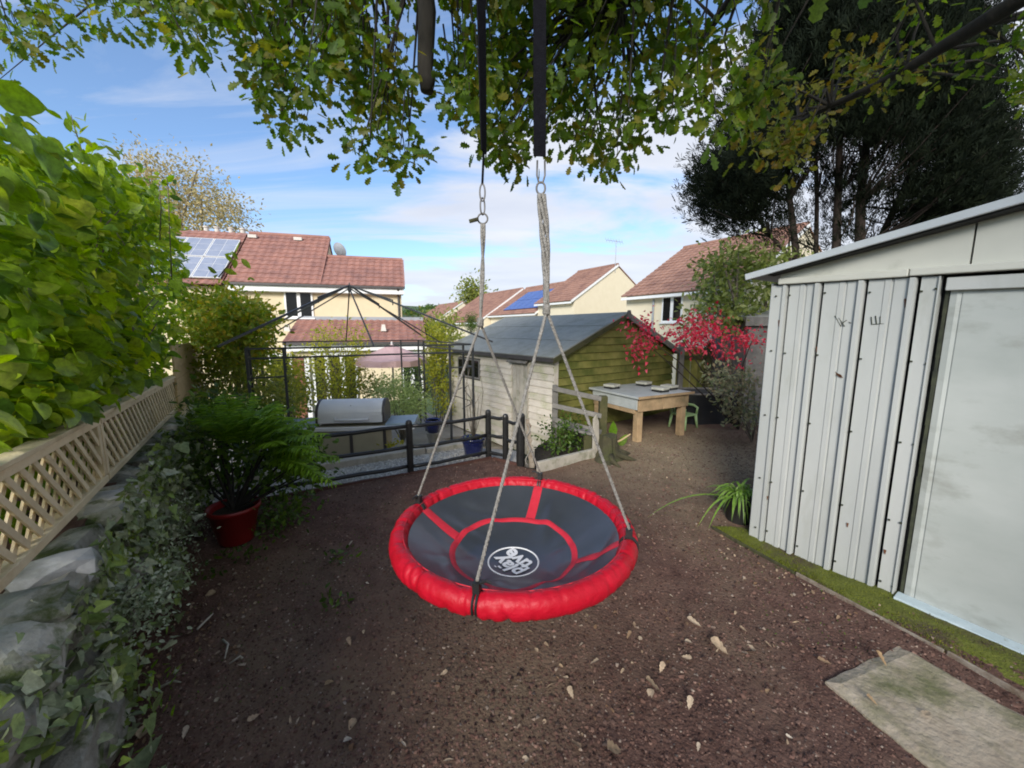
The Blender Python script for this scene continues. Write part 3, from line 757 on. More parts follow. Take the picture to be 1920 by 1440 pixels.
CAN = [(270, -170), (275, 25), (330, 92), (405, 85), (440, 112), (480, 212), (560, 235), (615, 245), (655, 290), (700, 298), (735, 330), (772, 290), (800, 250), (850, 258), (880, 275), (920, 285), (985, 312), (1030, 272), (1075, 270), (1105, 292), (1140, 318), (1195, 312), (1225, 235), (1290, 240), (1340, 235), (1400, 215), (1450, 150), (1500, -170)]
cl = []
for p in poly_pts(CAN, 900):
    Y = random.triangular(1.9, 3.9, 2.7)
    if mnoise.noise((p[0] / 75, p[1] / 75, 1.7)) < -.02 and p[1] > -30: continue
    if 745 < p[0] < 850 and p[1] < 230 and Y < 2.6: Y = random.uniform(2.65, 3.9)
    cl.append(aty(p[0], p[1], Y))
for poly, k in (([(-20, -120), (0, 85), (70, 90), (80, 0), (60, -120)], 7), ([(75, 30), (90, 70), (135, 78), (125, 40)], 2), ([(145, 15), (165, 62), (195, 55), (185, 10)], 2), ([(165, -120), (175, 0), (205, 50), (245, 65), (225, 5), (215, -120)], 5), ([(0, 55), (30, 85), (78, 112), (60, 70)], 3), ([(-15, 145), (-15, 165), (10, 160)], 1),
                ([(1860, 30), (1900, 190), (1990, 200), (1990, 0)], 16), ([(1640, -150), (1620, 150), (1700, 200), (1780, 150), (1900, 40), (1960, -150)], 12)):
    for p in poly_pts(poly, k): cl.append(aty(p[0], p[1], random.uniform(2.5, 3.6)))
gold = []
for p in poly_pts([(1350, 245), (1395, 205), (1480, 130), (1560, 90), (1640, 60), (1680, 150), (1560, 190), (1540, 235), (1490, 285), (1440, 260), (1400, 300)], 24): gold.append(aty(p[0], p[1], random.uniform(3.2, 4.4)))
for p in poly_pts([(1420, 230), (1500, 230), (1530, 330), (1460, 310)], 7): gold.append(aty(p[0], p[1], random.uniform(3.6, 4.2)))
NV_ = np.array([tuple(p) for p in nodes])
mbt = MB()
for i, c in enumerate(cl + gold):
    d = np.linalg.norm(NV_ - np.array(tuple(c)), axis=1); j = int(np.argmin(d)); q = Vector(NV_[j])
    if i % 2 == 0:
        k = c.lerp(q, .5) + Vector((random.uniform(-.15, .15), random.uniform(-.15, .15), random.uniform(0, .2)))
        mbt.tube([c, c.lerp(k, .5), k, q], [.003, .006, .010, .016], 4, cap=False)
    else:
        mbt.tube([c, c + (q - c).normalized() * random.uniform(.12, .3) + Vector((0, 0, .06))], [.002, .003], 4, cap=False)
obj('twigs', mbt, M['bark'], oak, smooth=True, kind='stuff')
def oakleaves(cent, per, size, lm, parts, sig=.060):
    pos, c = around(cent, per, sig); n = len(pos)
    ax = unit(unit(pos - c) + rnd(n, .45) + np.array([0, 0, -.12])); nrm = unit(rnd(n, .75) + np.array([0, -.75, .35]))
    foliage(oak, T_OAK, lm, pos, nrm, ax, size * rng.uniform(.7, 1.2, n), parts, 'crown')
oakleaves(cl, 20, .074, L['oak'], 240)
oakleaves(gold, 24, .075, L['oakgold'], 60)
up = []
for _ in range(170):
    x, y, z = random.uniform(-1.2, 3.6), random.uniform(1.0, 3.6), random.uniform(3.6, 5.6)
    if z < 1.55 + .80 * y + .25: z = 1.55 + .80 * y + random.uniform(.3, 2.2)
    up.append((x, y, z))
oakleaves(up, 11, .16, L['oak'], 0, .16)

# ================================================================== METAL SHED
SO = Vector((1.785, 2.73, 0)); SS = Vector((.545, -.838, 0)).normalized()
Ts = frame(SO, SS) @ Matrix(((1, 0, 0, 0), (0, 1, 0, 0), (-.028, 0, 1, 0), (0, 0, 0, 1)))
SD = Vector((-SS.y, SS.x, 0))
def s_at(px, py=820): return (hit(px, py, SO, SD) - SO).dot(SS)
shed = thing('metal_shed', 'pale grey ribbed metal shed with a big sliding door, leaves stuck to it', 'shed', SO)
EZ, SW_, SDp = 1.90, 2.95, 2.0
obj('base_frame', MB(Ts).box2((.01, .075, .0), (SW_, SDp, EZ - .03)), M['dark'], shed)
marks = [0.0] + [s_at(p) for p in (1450, 1510, 1588, 1680)] + [s_at(1720)]
faint = [None, s_at(1482), s_at(1553), s_at(1635), None]
for i in range(5):
    a, b = marks[i], marks[i + 1]; a += .012; g = .022
    pr = [(a, .028), (a, 0.0)]
    if faint[i]:
        f = faint[i]; pr += [(f - .035, 0), (f - .03, -.004), (f - .006, -.004), (f - .001, .008), (f + .003, .008), (f + .008, .0)]
    if i == 4: pr += [(b - .012, 0), (b - .006, -.012), (b, -.012), (b, .06)]
    elif i == 0: pr += [(b - .03, 0), (b - .024, -.014), (b - .006, -.014), (b, .03)]
    else: pr += [(b - g - .016, 0), (b - g - .008, -.02), (b - .010, -.02), (b - .004, 0), (b - .004, .03)]
    obj('wall_panel', MB(Ts).ext(pr, .012, EZ - .05), M['shed'], shed)
obj('wall_panel', MB(Ts).box2((-.004, .03, .01), (.008, SDp, EZ - .03)), M['shed'], shed)
ds = marks[-1]
obj('door', MB(Ts).ext([(ds + .035, .06), (ds + .035, .036), (ds + .06, .03), (ds + .075, .034), (ds + .08, .030), (ds + .95, .030), (ds + .96, .026), (ds + .98, .03), (ds + 1.0, .05)], .05, EZ - .11), M['shed_door'], shed)
obj('door', MB(Ts).ext([(ds + 1.005, .06), (ds + 1.005, .034), (SW_ - .25, .03), (SW_ - .2, .03)], .05, EZ - .13), M['shed_door'], shed)
mb = MB(Ts)
for i in range(24):
    z = .06 + 1.70 * i / 23; w = .012 + .010 * abs(mnoise.noise((z * 5, 1, 2)))
    mb.box((ds + .024, .036, z), (w, .006, 1.72 / 23))
obj('door_seal', mb, M['grime'], shed)
obj('header', MB(Ts).box2((ds + .02, -.004, EZ - .125), (SW_, .035, EZ - .06)), M['shed'], shed, bevel=.004)
obj('gutter_trim', MB(Ts).box2((.06, -.03, EZ - .045), (ds - .12, .03, EZ - .005)), M['shed_cream'], shed, bevel=.006)
obj('gutter_trim', MB(Ts).box2((ds - .117, -.034, EZ - .043), (SW_, .03, EZ - .003)), M['shed_cream'], shed, bevel=.006)
RS = .205; sr = SW_ / 2
def gz_(s): return EZ + .012 + RS * min(s, SW_ - s)
seam = s_at(1828, 440)
for a, b in ((.06, seam - .004), (seam + .004, sr + .35), (sr + .358, SW_ - .06)):
    pts = [(a, EZ - .002)] + [(b, EZ - .002), (b, gz_(b))] + ([(sr, gz_(sr))] if a < sr < b else []) + [(a, gz_(a))]
    mb = MB(Ts); nn = len(pts)
    mb.add([(p[0], .004, p[1]) for p in pts] + [(p[0], .03, p[1]) for p in pts], [tuple(range(nn)), tuple(range(2 * nn - 1, nn - 1, -1))] + [(i, (i + 1) % nn, nn + (i + 1) % nn, nn + i) for i in range(nn)])
    obj('gable_panel', mb, M['shed_cream'], shed)
for sgn in (0, 1):
    f = (lambda s: s) if not sgn else (lambda s: SW_ - s)
    a, b = (f(-.11), EZ - .024), (f(sr - .002), gz_(sr))
    dz = .048
    mb = MB(Ts).slab([(a[0], -.10, a[1] + dz), (b[0], -.10, b[1] + dz), (b[0], SDp + .05, b[1] + dz), (a[0], SDp + .05, a[1] + dz)], .02)
    obj('roof_panel', mb, M['roofedge'], shed)
    mb = MB(Ts).bar((a[0], -.112, a[1] + dz - .014), (b[0], -.112, b[1] + dz - .014), .022, .042)
    obj('verge_trim', mb, M['roofedge'], shed, bevel=.004)
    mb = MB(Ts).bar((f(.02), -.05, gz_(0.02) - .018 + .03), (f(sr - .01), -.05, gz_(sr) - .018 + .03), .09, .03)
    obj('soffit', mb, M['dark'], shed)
obj('door_track', MB(Ts).box2((ds + .01, -.06, .0), (ds + .62, .03, .062)), M['track'], shed, bevel=.004)
obj('door_track', MB(Ts).box2((ds + .625, -.055, .0), (SW_ - .1, .03, .060)), M['track'], shed, bevel=.004)
mb = MB(Ts)
for z in (.10, .48, .95, 1.40, 1.78):
    for s in [m_ for m_ in marks[1:-1]] + [ds - .03, .03]:
        mb.lathe((s + (.02 if s > .05 else 0), 0, z), [(.0, 0), (.004, 0)], 6) if False else mb.box((s + random.uniform(.016, .024), -.004, z + random.uniform(-.01, .01)), (.009, .012, .009))
obj('screws', mb, M['grime'], shed, kind='stuff')
def on_face(px, py, d=-.004):
    p = hit(px, py, SO, SD); l = Ts.inverted() @ p; return Vector((l.x, d, l.z))
c = on_face(1574, 703)
mb = MB(Ts).add([(c.x - .022, -.007, c.z + .022), (c.x - .010, -.012, c.z + .012), (c.x + .012, -.016, c.z + .004), (c.x + .022, -.008, c.z - .016), (c.x + .006, -.007, c.z - .014), (c.x - .014, -.006, c.z - .002)], [(0, 1, 5), (1, 2, 4, 5), (2, 3, 4)])
obj('rust_flake', mb, M['rust'], shed)
mb = MB(Ts)
for (x, y, x2, y2) in ((1566, 592, 1577, 612), (1573, 596, 1584, 612), (1580, 606, 1588, 600), (1592, 604, 1596, 606), (1634, 594, 1635, 607), (1642, 592, 1644, 607), (1651, 593, 1651, 607), (1634, 608, 1658, 607)):
    a, b = on_face(x, y, -.003), on_face(x2, y2, -.003); mb.bar(a, b, .003, .005, up=(0, 1, 0))
obj('scratch_marks', mb, M['grime'], shed, kind='stuff')

# ------------------------------------------------------------------ mossy strip, edging and slab before the shed
e1, e2 = onz(1335, 990), onz(1990, 1352)
EDd = (e2 - e1).normalized()
mosspoly = [tuple(e1.xy), tuple((e1 + EDd * 2.4).xy), tuple((SO + SS * 2.6 + SD * .1).xy), tuple((SO + SD * .1 - SS * .05).xy)]
mb = MB(); q = [Vector((*p, 0)) for p in mosspoly]; na, nb = 60, 12
for i in range(na + 1):
    for j in range(nb + 1):
        p = q[0].lerp(q[1], i / na).lerp(q[3].lerp(q[2], i / na), j / nb)
        mb.v.append(Vector((p.x, p.y, float(hgt(p.x, p.y)) + .012 - .05 * (i / na) * .6 + .008 * mnoise.noise((p.x * 14, p.y * 14, 0)) + .01 * math.sin(math.pi * j / nb))))
for i in range(na):
    for j in range(nb): mb.f.append((i * (nb + 1) + j, (i + 1) * (nb + 1) + j, (i + 1) * (nb + 1) + j + 1, i * (nb + 1) + j + 1))
obj('moss_strip', mb, M['moss'], kind='structure', smooth=True)
n = 14000; f = rng.random(n); g = rng.random(n) ** 1.2 * .7
qa = np.array([tuple(p) for p in q]); pos = (qa[0] * (1 - f)[:, None] + qa[1] * f[:, None]) * (1 - g)[:, None] + (qa[3] * (1 - f)[:, None] + qa[2] * f[:, None]) * g[:, None]
pos[:, 2] = hgt(pos[:, 0], pos[:, 1]) + .012 - .03 * f
L['mosstuft'] = leafmat('moss_tuft', [(.09, .12, .008), (.14, .17, .014), (.19, .20, .02), (.10, .10, .015)], .9, .2)
kp = (np.sin(pos[:, 0] * 9) * np.sin(pos[:, 1] * 7 + 1) + rng.normal(size=n) * .5 - f * .6) > -.5
pos = pos[kp]; n = len(pos)
foliage(None, T_SLIM, L['mosstuft'], pos, unit(rnd(n, .6) + np.array([0, 0, .3])), unit(rnd(n, .5) + np.array([0, 0, 1])), rng.uniform(.008, .02, n), name='moss')
mb = MB()
for a, b in ((0, .62), (.63, 1.3), (1.31, 2.4)):
    p, r_ = e1 + EDd * a, e1 + EDd * b
    p.z = float(hgt(p.x, p.y)) + .012; r_.z = float(hgt(r_.x, r_.y)) + .006
    obj('timber_edging', MB().bar(p - Vector((0, 0, .016)), r_ - Vector((0, 0, .016)), .013, .05), M['stump'] if a == 0 else M['oldboard'], bevel=.003, kind='structure')
s1, s2, s3 = onz(1547, 1280), onz(1688, 1212), onz(1745, 1445)
along = (s3 - s1).normalized()
sd_ = (s2 - s1)
poly = [s1, s2, s2 + EDd * 1.6, s1 + along * 1.2]
mb = MB(); na, nb = 30, 16
hs = [random.uniform(-.012, .012) for _ in range(60)]
for i in range(na + 1):
    for j in range(nb + 1):
        p = poly[0].lerp(poly[3], i / na).lerp(poly[1].lerp(poly[2], i / na), j / nb)
        jit = .016 * mnoise.noise((p.x * 11, p.y * 11, 3)) if i in (0, na) or j in (0, nb) else 0
        edge = i in (0, na) or j in (0, nb)
        mb.v.append(Vector((p.x + jit, p.y + jit, (.006 if edge else .022) + .004 * mnoise.noise((p.x * 6, p.y * 6, 0)))))
for i in range(na):
    for j in range(nb): mb.f.append((i * (nb + 1) + j, (i + 1) * (nb + 1) + j, (i + 1) * (nb + 1) + j + 1, i * (nb + 1) + j + 1))
rim = [i * (nb + 1) for i in range(na + 1)] + [na * (nb + 1) + j for j in range(1, nb + 1)] + [i * (nb + 1) + nb for i in range(na - 1, -1, -1)] + [j for j in range(nb - 1, 0, -1)]
b = len(mb.v)
for i in rim: mb.v.append(mb.v[i] - Vector((0, 0, .07)))
for i in range(len(rim)): mb.f.append((rim[i], rim[(i + 1) % len(rim)], b + (i + 1) % len(rim), b + i))
obj('concrete_slab', mb, M['concrete'], smooth=False, label='worn concrete slab with green algae set in the soil before the shed door', category='slab')

# ================================================================== LEFT WALL, TRELLIS, HEDGE
TA = Vector((-1.5, 1.07, 0)); TB = Vector((-3.5, 3.97, 0)); TE = (TB - TA).normalized(); TN = Vector((TE.y, -TE.x, 0))   # TN to the right, towards the garden
Tt = frame(TA, TE)                                                    # local y = left of the line = away from the garden
TL = (TB - TA).length
def tz(s): return .835 - .022 * s
trellis = thing('trellis', 'new pale wood diagonal lattice trellis along the top of the stone wall', 'trellis', TA)
HT = .315
segs = [(-1.2, .885), (.905, TL)]
for a, b in segs:
    for z0 in (0.0, HT - .03):
        obj('rail', MB(Tt).bar((a, 0, tz(a) + z0 + .015), (b, 0, tz(b) + z0 + .015), .045, .032), M['trellis'], trellis, bevel=.003)
    for s in (a + .015, b - .015):
        obj('upright', MB(Tt).box((s, 0, tz(s) + HT / 2), (.034, .036, HT - .066)), M['trellis'], trellis, bevel=.003)
    obj('cap_rail', MB(Tt).bar((a, -.002, tz(a) + HT + .012), (b, -.002, tz(b) + HT + .012), .062, .018), M['trellis'], trellis, bevel=.003)
    st = .094; k0 = int((a - HT) / st)
    for dirn, y in ((1, .004), (-1, -.010)):
        s = a - HT + .02
        while s < b:
            lo, hi = (s, s + HT - .06) if dirn == 1 else (s + HT - .06, s)
            p = [lo, tz(s) + .03]; q_ = [hi, tz(s) + HT - .03]
            sl_ = (q_[1] - p[1]) / (q_[0] - p[0])
            def clip(pt):
                if pt[0] < a + .03: return [a + .03, p[1] + sl_ * (a + .03 - p[0])]
                if pt[0] > b - .03: return [b - .03, p[1] + sl_ * (b - .03 - p[0])]
                return pt
            P1, P2 = clip(p), clip(q_)
            if abs(P2[0] - P1[0]) > .03 and (P1[0] >= a and P2[0] <= b + .01) and min(P1[0], P2[0]) >= a - .001:
                obj('lath', MB(Tt).bar((P1[0], y, P1[1]), (P2[0], y, P2[1]), .007, .024, up=(0, 1, 0)) if False else MB(Tt).bar((P1[0], y, P1[1]), (P2[0], y, P2[1]), .024, .007, up=(0, 1, 0)), M['trellis'], trellis)
            s += st
# solid board panel at the far end
panel = thing('fence_panel', 'solid rough wooden panel standing at the far end of the trellis', 'fence panel', TB)
for i in range(6):
    z = tz(TL) - .03 + i * .112
    obj('board', MB(Tt).bar((TL - .28, -.03 + .004 * (i % 2), z + .055), (TL + 2.6, -.03 + .004 * (i % 2), z + .035), .018, .109, up=(0, 0, 1)), M['board'], panel, bevel=.002)
obj('post', MB(Tt).box((TL + .5, .02, tz(TL) + .34), (.05, .04, .60)), M['board'], panel, bevel=.004)
obj('kick_rail', MB(Tt).bar((TL - .28, -.05, tz(TL) - .035), (TL + 2.6, -.05, tz(TL) - .06), .04, .035), M['trellis'], panel, bevel=.003)

wall = thing('stone_wall', 'low mossy rubble stone wall below the trellis, overgrown with ivy', 'wall', TA)
core = MB(Tt).box2((-1.4, .03, -.1), (TL + 2.2, .45, .70)); obj('core', core, M['soil'], wall)
def rock(c, s, sub=2, seed=0, T=None):
    bm = bmesh.new(); bmesh.ops.create_icosphere(bm, subdivisions=sub, radius=1)
    mb = MB(T); vs = []
    for v in bm.verts:
        p = v.co.copy(); q_ = Vector([math.copysign(abs(t) ** .6, t) for t in p]); nzz = 1 + .42 * mnoise.noise(p * 1.3 + Vector((seed * 7.1, seed * 3.3, 0))) + .22 * mnoise.noise(p * 2.9 + Vector((seed, 0, 0)))
        vs.append((c[0] + q_.x * s[0] / 2 * nzz, c[1] + q_.y * s[1] / 2 * nzz, c[2] + q_.z * s[2] / 2 * nzz))
    mb.add(vs, [[v.index for v in f.verts] for f in bm.faces]); bm.free(); return mb
k = 0
for row in range(5):
    s = -1.3 + random.uniform(0, .2)
    while s < TL + 2.0:
        w = random.uniform(.18, .40); h = .165 * random.uniform(.85, 1.2); k += 1
        obj('stone', rock((s + w / 2,     .05 + random.uniform(-.07, .04), .06 + row * .145 + random.uniform(-.02, .02)), (w, .24, h), 2, k, Tt), M['stone'], wall, smooth=False)
        s += w * .98
for px, py, w in ((216, 905, .22), (100, 1003, .26), (350, 770, .26), (372, 745, .2), (330, 800, .2), (40, 1090, .24), (195, 1110, .2), (130, 1180, .22)):
    c = hit(px, py, TA + TN * .02, TN); l = Tt.inverted() @ c; k += 1; w *= .72; l.z = min(l.z, .70 - .02 * l.x)
    obj('stone', rock((l.x, l.y, l.z), (w, .22, w * .62), 2, k, Tt), M['palestone'] if py < 1010 else M['stone'], wall, smooth=False, label='pale coping stone' if py < 1010 else 'mossy bulging stone')

vine = thing('vine_hedge', 'tall bright green vine hedge with big leaves hanging over the trellis', 'hedge', TA - TN * .5)
HP = [(-60, 330), (0, 275), (45, 300), (90, 345), (140, 335), (200, 345), (245, 345), (290, 360), (318, 345), (330, 440), (345, 480), (400, 490), (420, 525), (380, 560), (350, 570), (330, 640), (315, 690), (240, 720), (150, 780), (70, 800), (0, 850), (-60, 880)]
cents = []
for p in poly_pts(HP, 400):
    off_ = random.uniform(-.12, .75) if p[1] < 560 else random.uniform(.02, .5)
    c = hit(p[0], p[1], TA - TN * off_, TN)
    if c.y > 6.5: c = aty(p[0], p[1], random.uniform(4.3, 5.6))
    cents.append(c)
pos, c_ = around(cents, 38, (.14, .16, .12)); n = len(pos)
# keep the trellis face clear of leaves except at its top edge
rel = (pos - np.array(TA)) @ np.array(TN); sl_ = (pos - np.array(TA)) @ np.array(TE)
keep = (rel < -.06) | (pos[:, 2] > tz(sl_) + HT + .05)
keep &= (rel < .05) & (np.linalg.norm(pos - np.array([0, 0, CAMZ]), axis=1) > 1.7)
pos = pos[keep]; n = len(pos)
tn = np.array(TN)
foliage(vine, T_HEART, L['vine'], pos, unit(rnd(n, .5) + tn * .45 + np.array([0, -.1, .75])), unit(rnd(n, .55) + tn * .5 + np.array([0, 0, -.45])), 0.058 * np.exp(rng.normal(0, .38, n)), 300, 'leaves')
# sprigs standing up against the sky
mb = MB(); sp_pos, sp_ax = [], []
for pts in ([(175, 380), (160, 320), (150, 270), (138, 235), (133, 215)], [(100, 350), (75, 300), (50, 262)], [(245, 400), (235, 350), (228, 325)], [(322, 520), (318, 430), (315, 350), (312, 330)], [(300, 450), (302, 390), (298, 345)], [(410, 520), (440, 480), (452, 468)], [(60, 330), (40, 290), (25, 262)]):
    P_ = [hit(p[0], p[1], TA - TN * .25, TN) if p[0] < 290 else aty(p[0], p[1], 3.6) for p in pts]
    mb.tube(P_, [.006] + [.004] * (len(P_) - 2) + [.002], 5)
    for i in range(len(P_) - 1):
        for f in (.1, .45, .8):
            for _ in range(2):
                sp_pos.append(tuple(P_[i].lerp(P_[i + 1], f) + Vector((random.uniform(-.05, .05), random.uniform(-.05, .05), random.uniform(-.03, .03)))))
for c in [q_ for q_ in cents[::5] if (q_ - CAM).length > 2.6]:
    mb.tube([c, c + Vector((random.uniform(-.2, .1), random.uniform(-.2, .2), -.35)), c - TN * .2 + Vector((0, 0, -.8))], [.003, .004, .006], 5)
obj('stem', mb, M['twig'], vine, smooth=True, kind='stuff')
n = len(sp_pos)
foliage(vine, T_OVAL, L['vine'], np.array(sp_pos), unit(rnd(n, .7) + np.array([0, -.4, .4])), unit(rnd(n, .7) + np.array([0, 0, .1])), rng.uniform(.06, .115, n), 0, 'shoot_leaves')
hed = MB(Tt).box2((-1.4, .5, .0), (TL + 1.2, .9, 1.3)); 
mb = MB()
for _ in range(60):
    s = random.uniform(-1.2, TL); p = Tt @ Vector((s, random.uniform(.15, .6), .6)); mb.tube([p, p + Vector((random.uniform(-.2, .2), random.uniform(-.2, .2), .6)), p + Vector((random.uniform(-.3, .3), random.uniform(-.3, .3), random.uniform(1.0, 1.5)))], [.012, .009, .004], 5)
obj('trunk', mb, M['twig'], vine, smooth=True)
# deep inner leaves
n = 2400
ss = rng.uniform(-1.3, TL + 1.0, n); off_ = rng.uniform(.16, .9, n); zz_ = .72 + rng.random(n) * (.55 + .10 * ss)
pos = np.array(TA)[None] + np.array(TE)[None] * ss[:, None] - tn[None] * off_[:, None]; pos[:, 2] = zz_
kp = np.linalg.norm(pos - np.array([0, 0, CAMZ]), axis=1) > 1.6; pos = pos[kp]; n = len(pos)
foliage(vine, T_HEART, L['vine'], pos, unit(rnd(n, .6) + tn * .5 + np.array([0, 0, .6])), unit(rnd(n, .6) + np.array([0, 0, -.4])), rng.uniform(.06, .10, n), 0, 'inner_leaves')

# unseen hedge added behind the camera, which keeps the near soil in shade
bh_ = thing('shade_hedge', 'unseen leafy hedge added behind the camera to shade the near soil', 'hedge', (0, -3.4, 0))
hc = [(random.uniform(-3.4, 4.6), random.uniform(-3.9, -3.0), random.uniform(.1, 2.15)) for _ in range(260)]
bush(bh_, T_OVAL, L['shrub'], hc, 10, .2, .2, 0, name='leaves')
stems(bh_, (0, -3.5, 0), hc[::12], .04, .01, M['twig'], 'stem')

# ivy on the wall
ivy = thing('ivy', 'grey green ivy sprawling down the stone wall beneath the trellis', 'ivy', TA + TN * .1)
cents = []
for _ in range(185):
    s = random.uniform(-1.1, TL + .6); z = random.random() ** .8 * .76
    cents.append(Tt @ Vector((s, -.07 - random.uniform(0, .05) - (.76 - z) * .07, z + .02)))
pos, c_ = around(cents, 46, (.075, .055, .06)); n = len(pos)
pos[:, 2] = np.maximum(pos[:, 2], .015)
rel = (pos - np.array(TA)) @ tn; pos += tn[None] * np.maximum(0, .13 - rel)[:, None]
lump = np.array([mnoise.noise((p[0] * 5.2, p[1] * 5.2, p[2] * 5.2)) for p in pos])
pos = pos[(lump > -.16) & (np.linalg.norm(pos - np.array([0, 0, CAMZ]), axis=1) > 1.5)]; n = len(pos)
foliage(ivy, T_IVY, L['ivy'], pos, unit(rnd(n, .45) + tn * .8 + np.array([0, -.1, .5])), unit(rnd(n, .6) + tn * .2 + np.array([0, 0, -.6])), .034 * np.exp(rng.normal(0, .38, n)), 300, 'leaves')
mb = MB()
for _ in range(60):
    s = random.uniform(.9, TL); p = Tt @ Vector((s, -.13, random.uniform(.3, .74))); mb.tube([p, p + TN * .06 + Vector((random.uniform(-.1, .1), 0, -.12)), p + TN * .09 + Vector((random.uniform(-.15, .15), 0, -.3))], .0018, 4)
obj('stem', mb, M['twig'], ivy, smooth=True)
cot = thing('cotoneaster', 'dark small leaved shrub with pale flecked leaves low against the wall', 'shrub', onz(330, 1080))
cents = []
for p in poly_pts([(300, 960), (340, 900), (385, 1010), (350, 1080), (270, 1180), (220, 1210), (220, 1150), (270, 1060)], 60):
    cents.append(hit(p[0], p[1], TA + TN * random.uniform(.14, .24), TN))
for c in cents: c.z = max(c.z, .03)
bush(cot, T_OVAL, L['fleck'], cents, 40, .05, .019, 80, name='leaves')
stems(cot, onz(330, 1080) - TN * .2, [c for c in cents[::3]], .007, .002, M['twig'])
cents = []
for p in poly_pts([(200, 1380), (260, 1250), (400, 1060), (470, 1040), (440, 1090), (330, 1210), (240, 1430)], 26): cents.append(onz(p[0], p[1], .02))
for i in range(5):
    w = thing('weed', ('low green weed sprouting at the foot of the wall', 'green weed seedling on the soil just right of the red pot', 'small green weed on the soil left of the swing', 'trailing green weed below the red pot', 'grassy weed in the lower left by the ivy')[i], 'weed', onz(*((245, 1310), (640, 1050), (625, 1140), (430, 1060), (290, 1345))[i]))
    b = Vector(w.location); nn = 26 if i != 3 else 50; spread = .05 if i in (1, 2) else .11
    bush(w, T_OVAL if i != 4 else T_SLIM, L['shrub'] if i not in (0, 4) else L['fern'], [b + Vector((random.uniform(-1, 1) * spread, random.uniform(-1, 1) * spread, .03)) for _ in range(6)], nn // 5, .025, .045, 0, name='leaves')

# ================================================================== POTTED SHRUB beside the wall
pot = Vector((-2.05, 2.68, 0))
rp = thing('red_pot', 'red plastic bucket pot on the soil under the dark shrub by the wall', 'plant pot', pot)
obj('body', MB().lathe(pot, [(.105, 0), (.11, .01), (.155, .24), (.168, .245), (.170, .275), (.160, .275), (.15, .245), (.12, .2)], 32), M['potred'], rp, smooth=True)
obj('compost', MB().lathe(pot + Vector((0, 0, .205)), [(.0, .02), (.14, .022)], 24), M['potsoil'], rp)
ps = thing('potted_shrub', 'dense dark green shrub with feathery fronds growing from the red pot', 'shrub', pot + Vector((0, 0, .22)))
cents = []
for p in poly_pts([(350, 790), (370, 760), (430, 745), (480, 765), (530, 800), (580, 830), (600, 880), (560, 905), (500, 900), (430, 930), (370, 930), (350, 880), (340, 830)], 110):
    cents.append(aty(p[0], p[1], random.uniform(2.75, 3.4)))
bush(ps, T_OVAL, L['shrub'], cents, 24, .085, .055, 120, name='leaves')
stems(ps, pot + Vector((0, 0, .22)), cents[::4], .010, .003, M['bark'], 'stem', sag=.12)
fr = []
for p in poly_pts([(370, 770), (430, 742), (480, 745), (540, 765), (590, 800), (620, 860), (645, 915), (622, 930), (590, 915), (555, 860), (480, 800), (390, 800)], 95): fr.append(aty(p[0], p[1], random.uniform(2.4, 3.0)))
org = pot + Vector((.02, .1, .62)); lp, lx, ln_, ls_ = [], [], [], []
mbf = MB()
for t_ in fr:
    t_ = t_ + Vector((random.uniform(-.06, .06), random.uniform(-.06, .06), random.uniform(-.03, .05)))
    o_ = org.lerp(t_, random.uniform(.25, .5)); k = o_.lerp(t_, .55) + Vector((0, 0, .07))
    pts = [o_ * (1 - f) ** 2 + k * 2 * f * (1 - f) + t_ * f * f for f in np.linspace(0, 1, 17)]
    mbf.tube(pts[::4], [.0035, .003, .0025, .002, .001], 4, cap=False)
    for q_ in range(2, 17):
        d = (pts[q_] - pts[q_ - 1]).normalized(); sd2 = d.cross(Vector((0, 0, 1))).normalized()
        for sg in (-1, 1):
            lp.append(tuple(pts[q_])); lx.append(tuple(sd2 * sg + d * .55 + Vector((random.gauss(0, .12), random.gauss(0, .12), -.18 + random.gauss(0, .12))))); ln_.append((random.gauss(0, .25), -.45 + random.gauss(0, .25), 1)); ls_.append(.075 * math.sin(math.pi * (.12 + .8 * q_ / 17)) + .018)
foliage(ps, T_SLIM, L['fern'], np.array(lp), np.array(ln_), unit(np.array(lx)), np.array(ls_), 100, 'fronds')
obj('rachis', mbf, L['fern'], ps, smooth=True, kind='stuff')
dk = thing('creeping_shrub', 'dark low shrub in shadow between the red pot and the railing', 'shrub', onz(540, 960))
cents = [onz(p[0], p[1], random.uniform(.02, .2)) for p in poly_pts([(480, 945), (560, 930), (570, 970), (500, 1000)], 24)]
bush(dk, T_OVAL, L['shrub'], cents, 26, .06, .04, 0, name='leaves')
ws = thing('wall_shrub', 'light olive shrub growing out of the wall under the trellis end', 'shrub', aty(370, 800, 3.3))
cents = [aty(p[0], p[1], random.uniform(3.1, 3.9)) for p in poly_pts([(350, 770), (390, 745), (430, 750), (440, 800), (390, 840), (350, 820)], 26)]
bush(ws, T_SLIM, L['olive'], cents, 26, .07, .06, 0, name='leaves')
stems(ws, aty(375, 840, 3.4), cents[::3], .008, .003, M['twig'], 'stem')

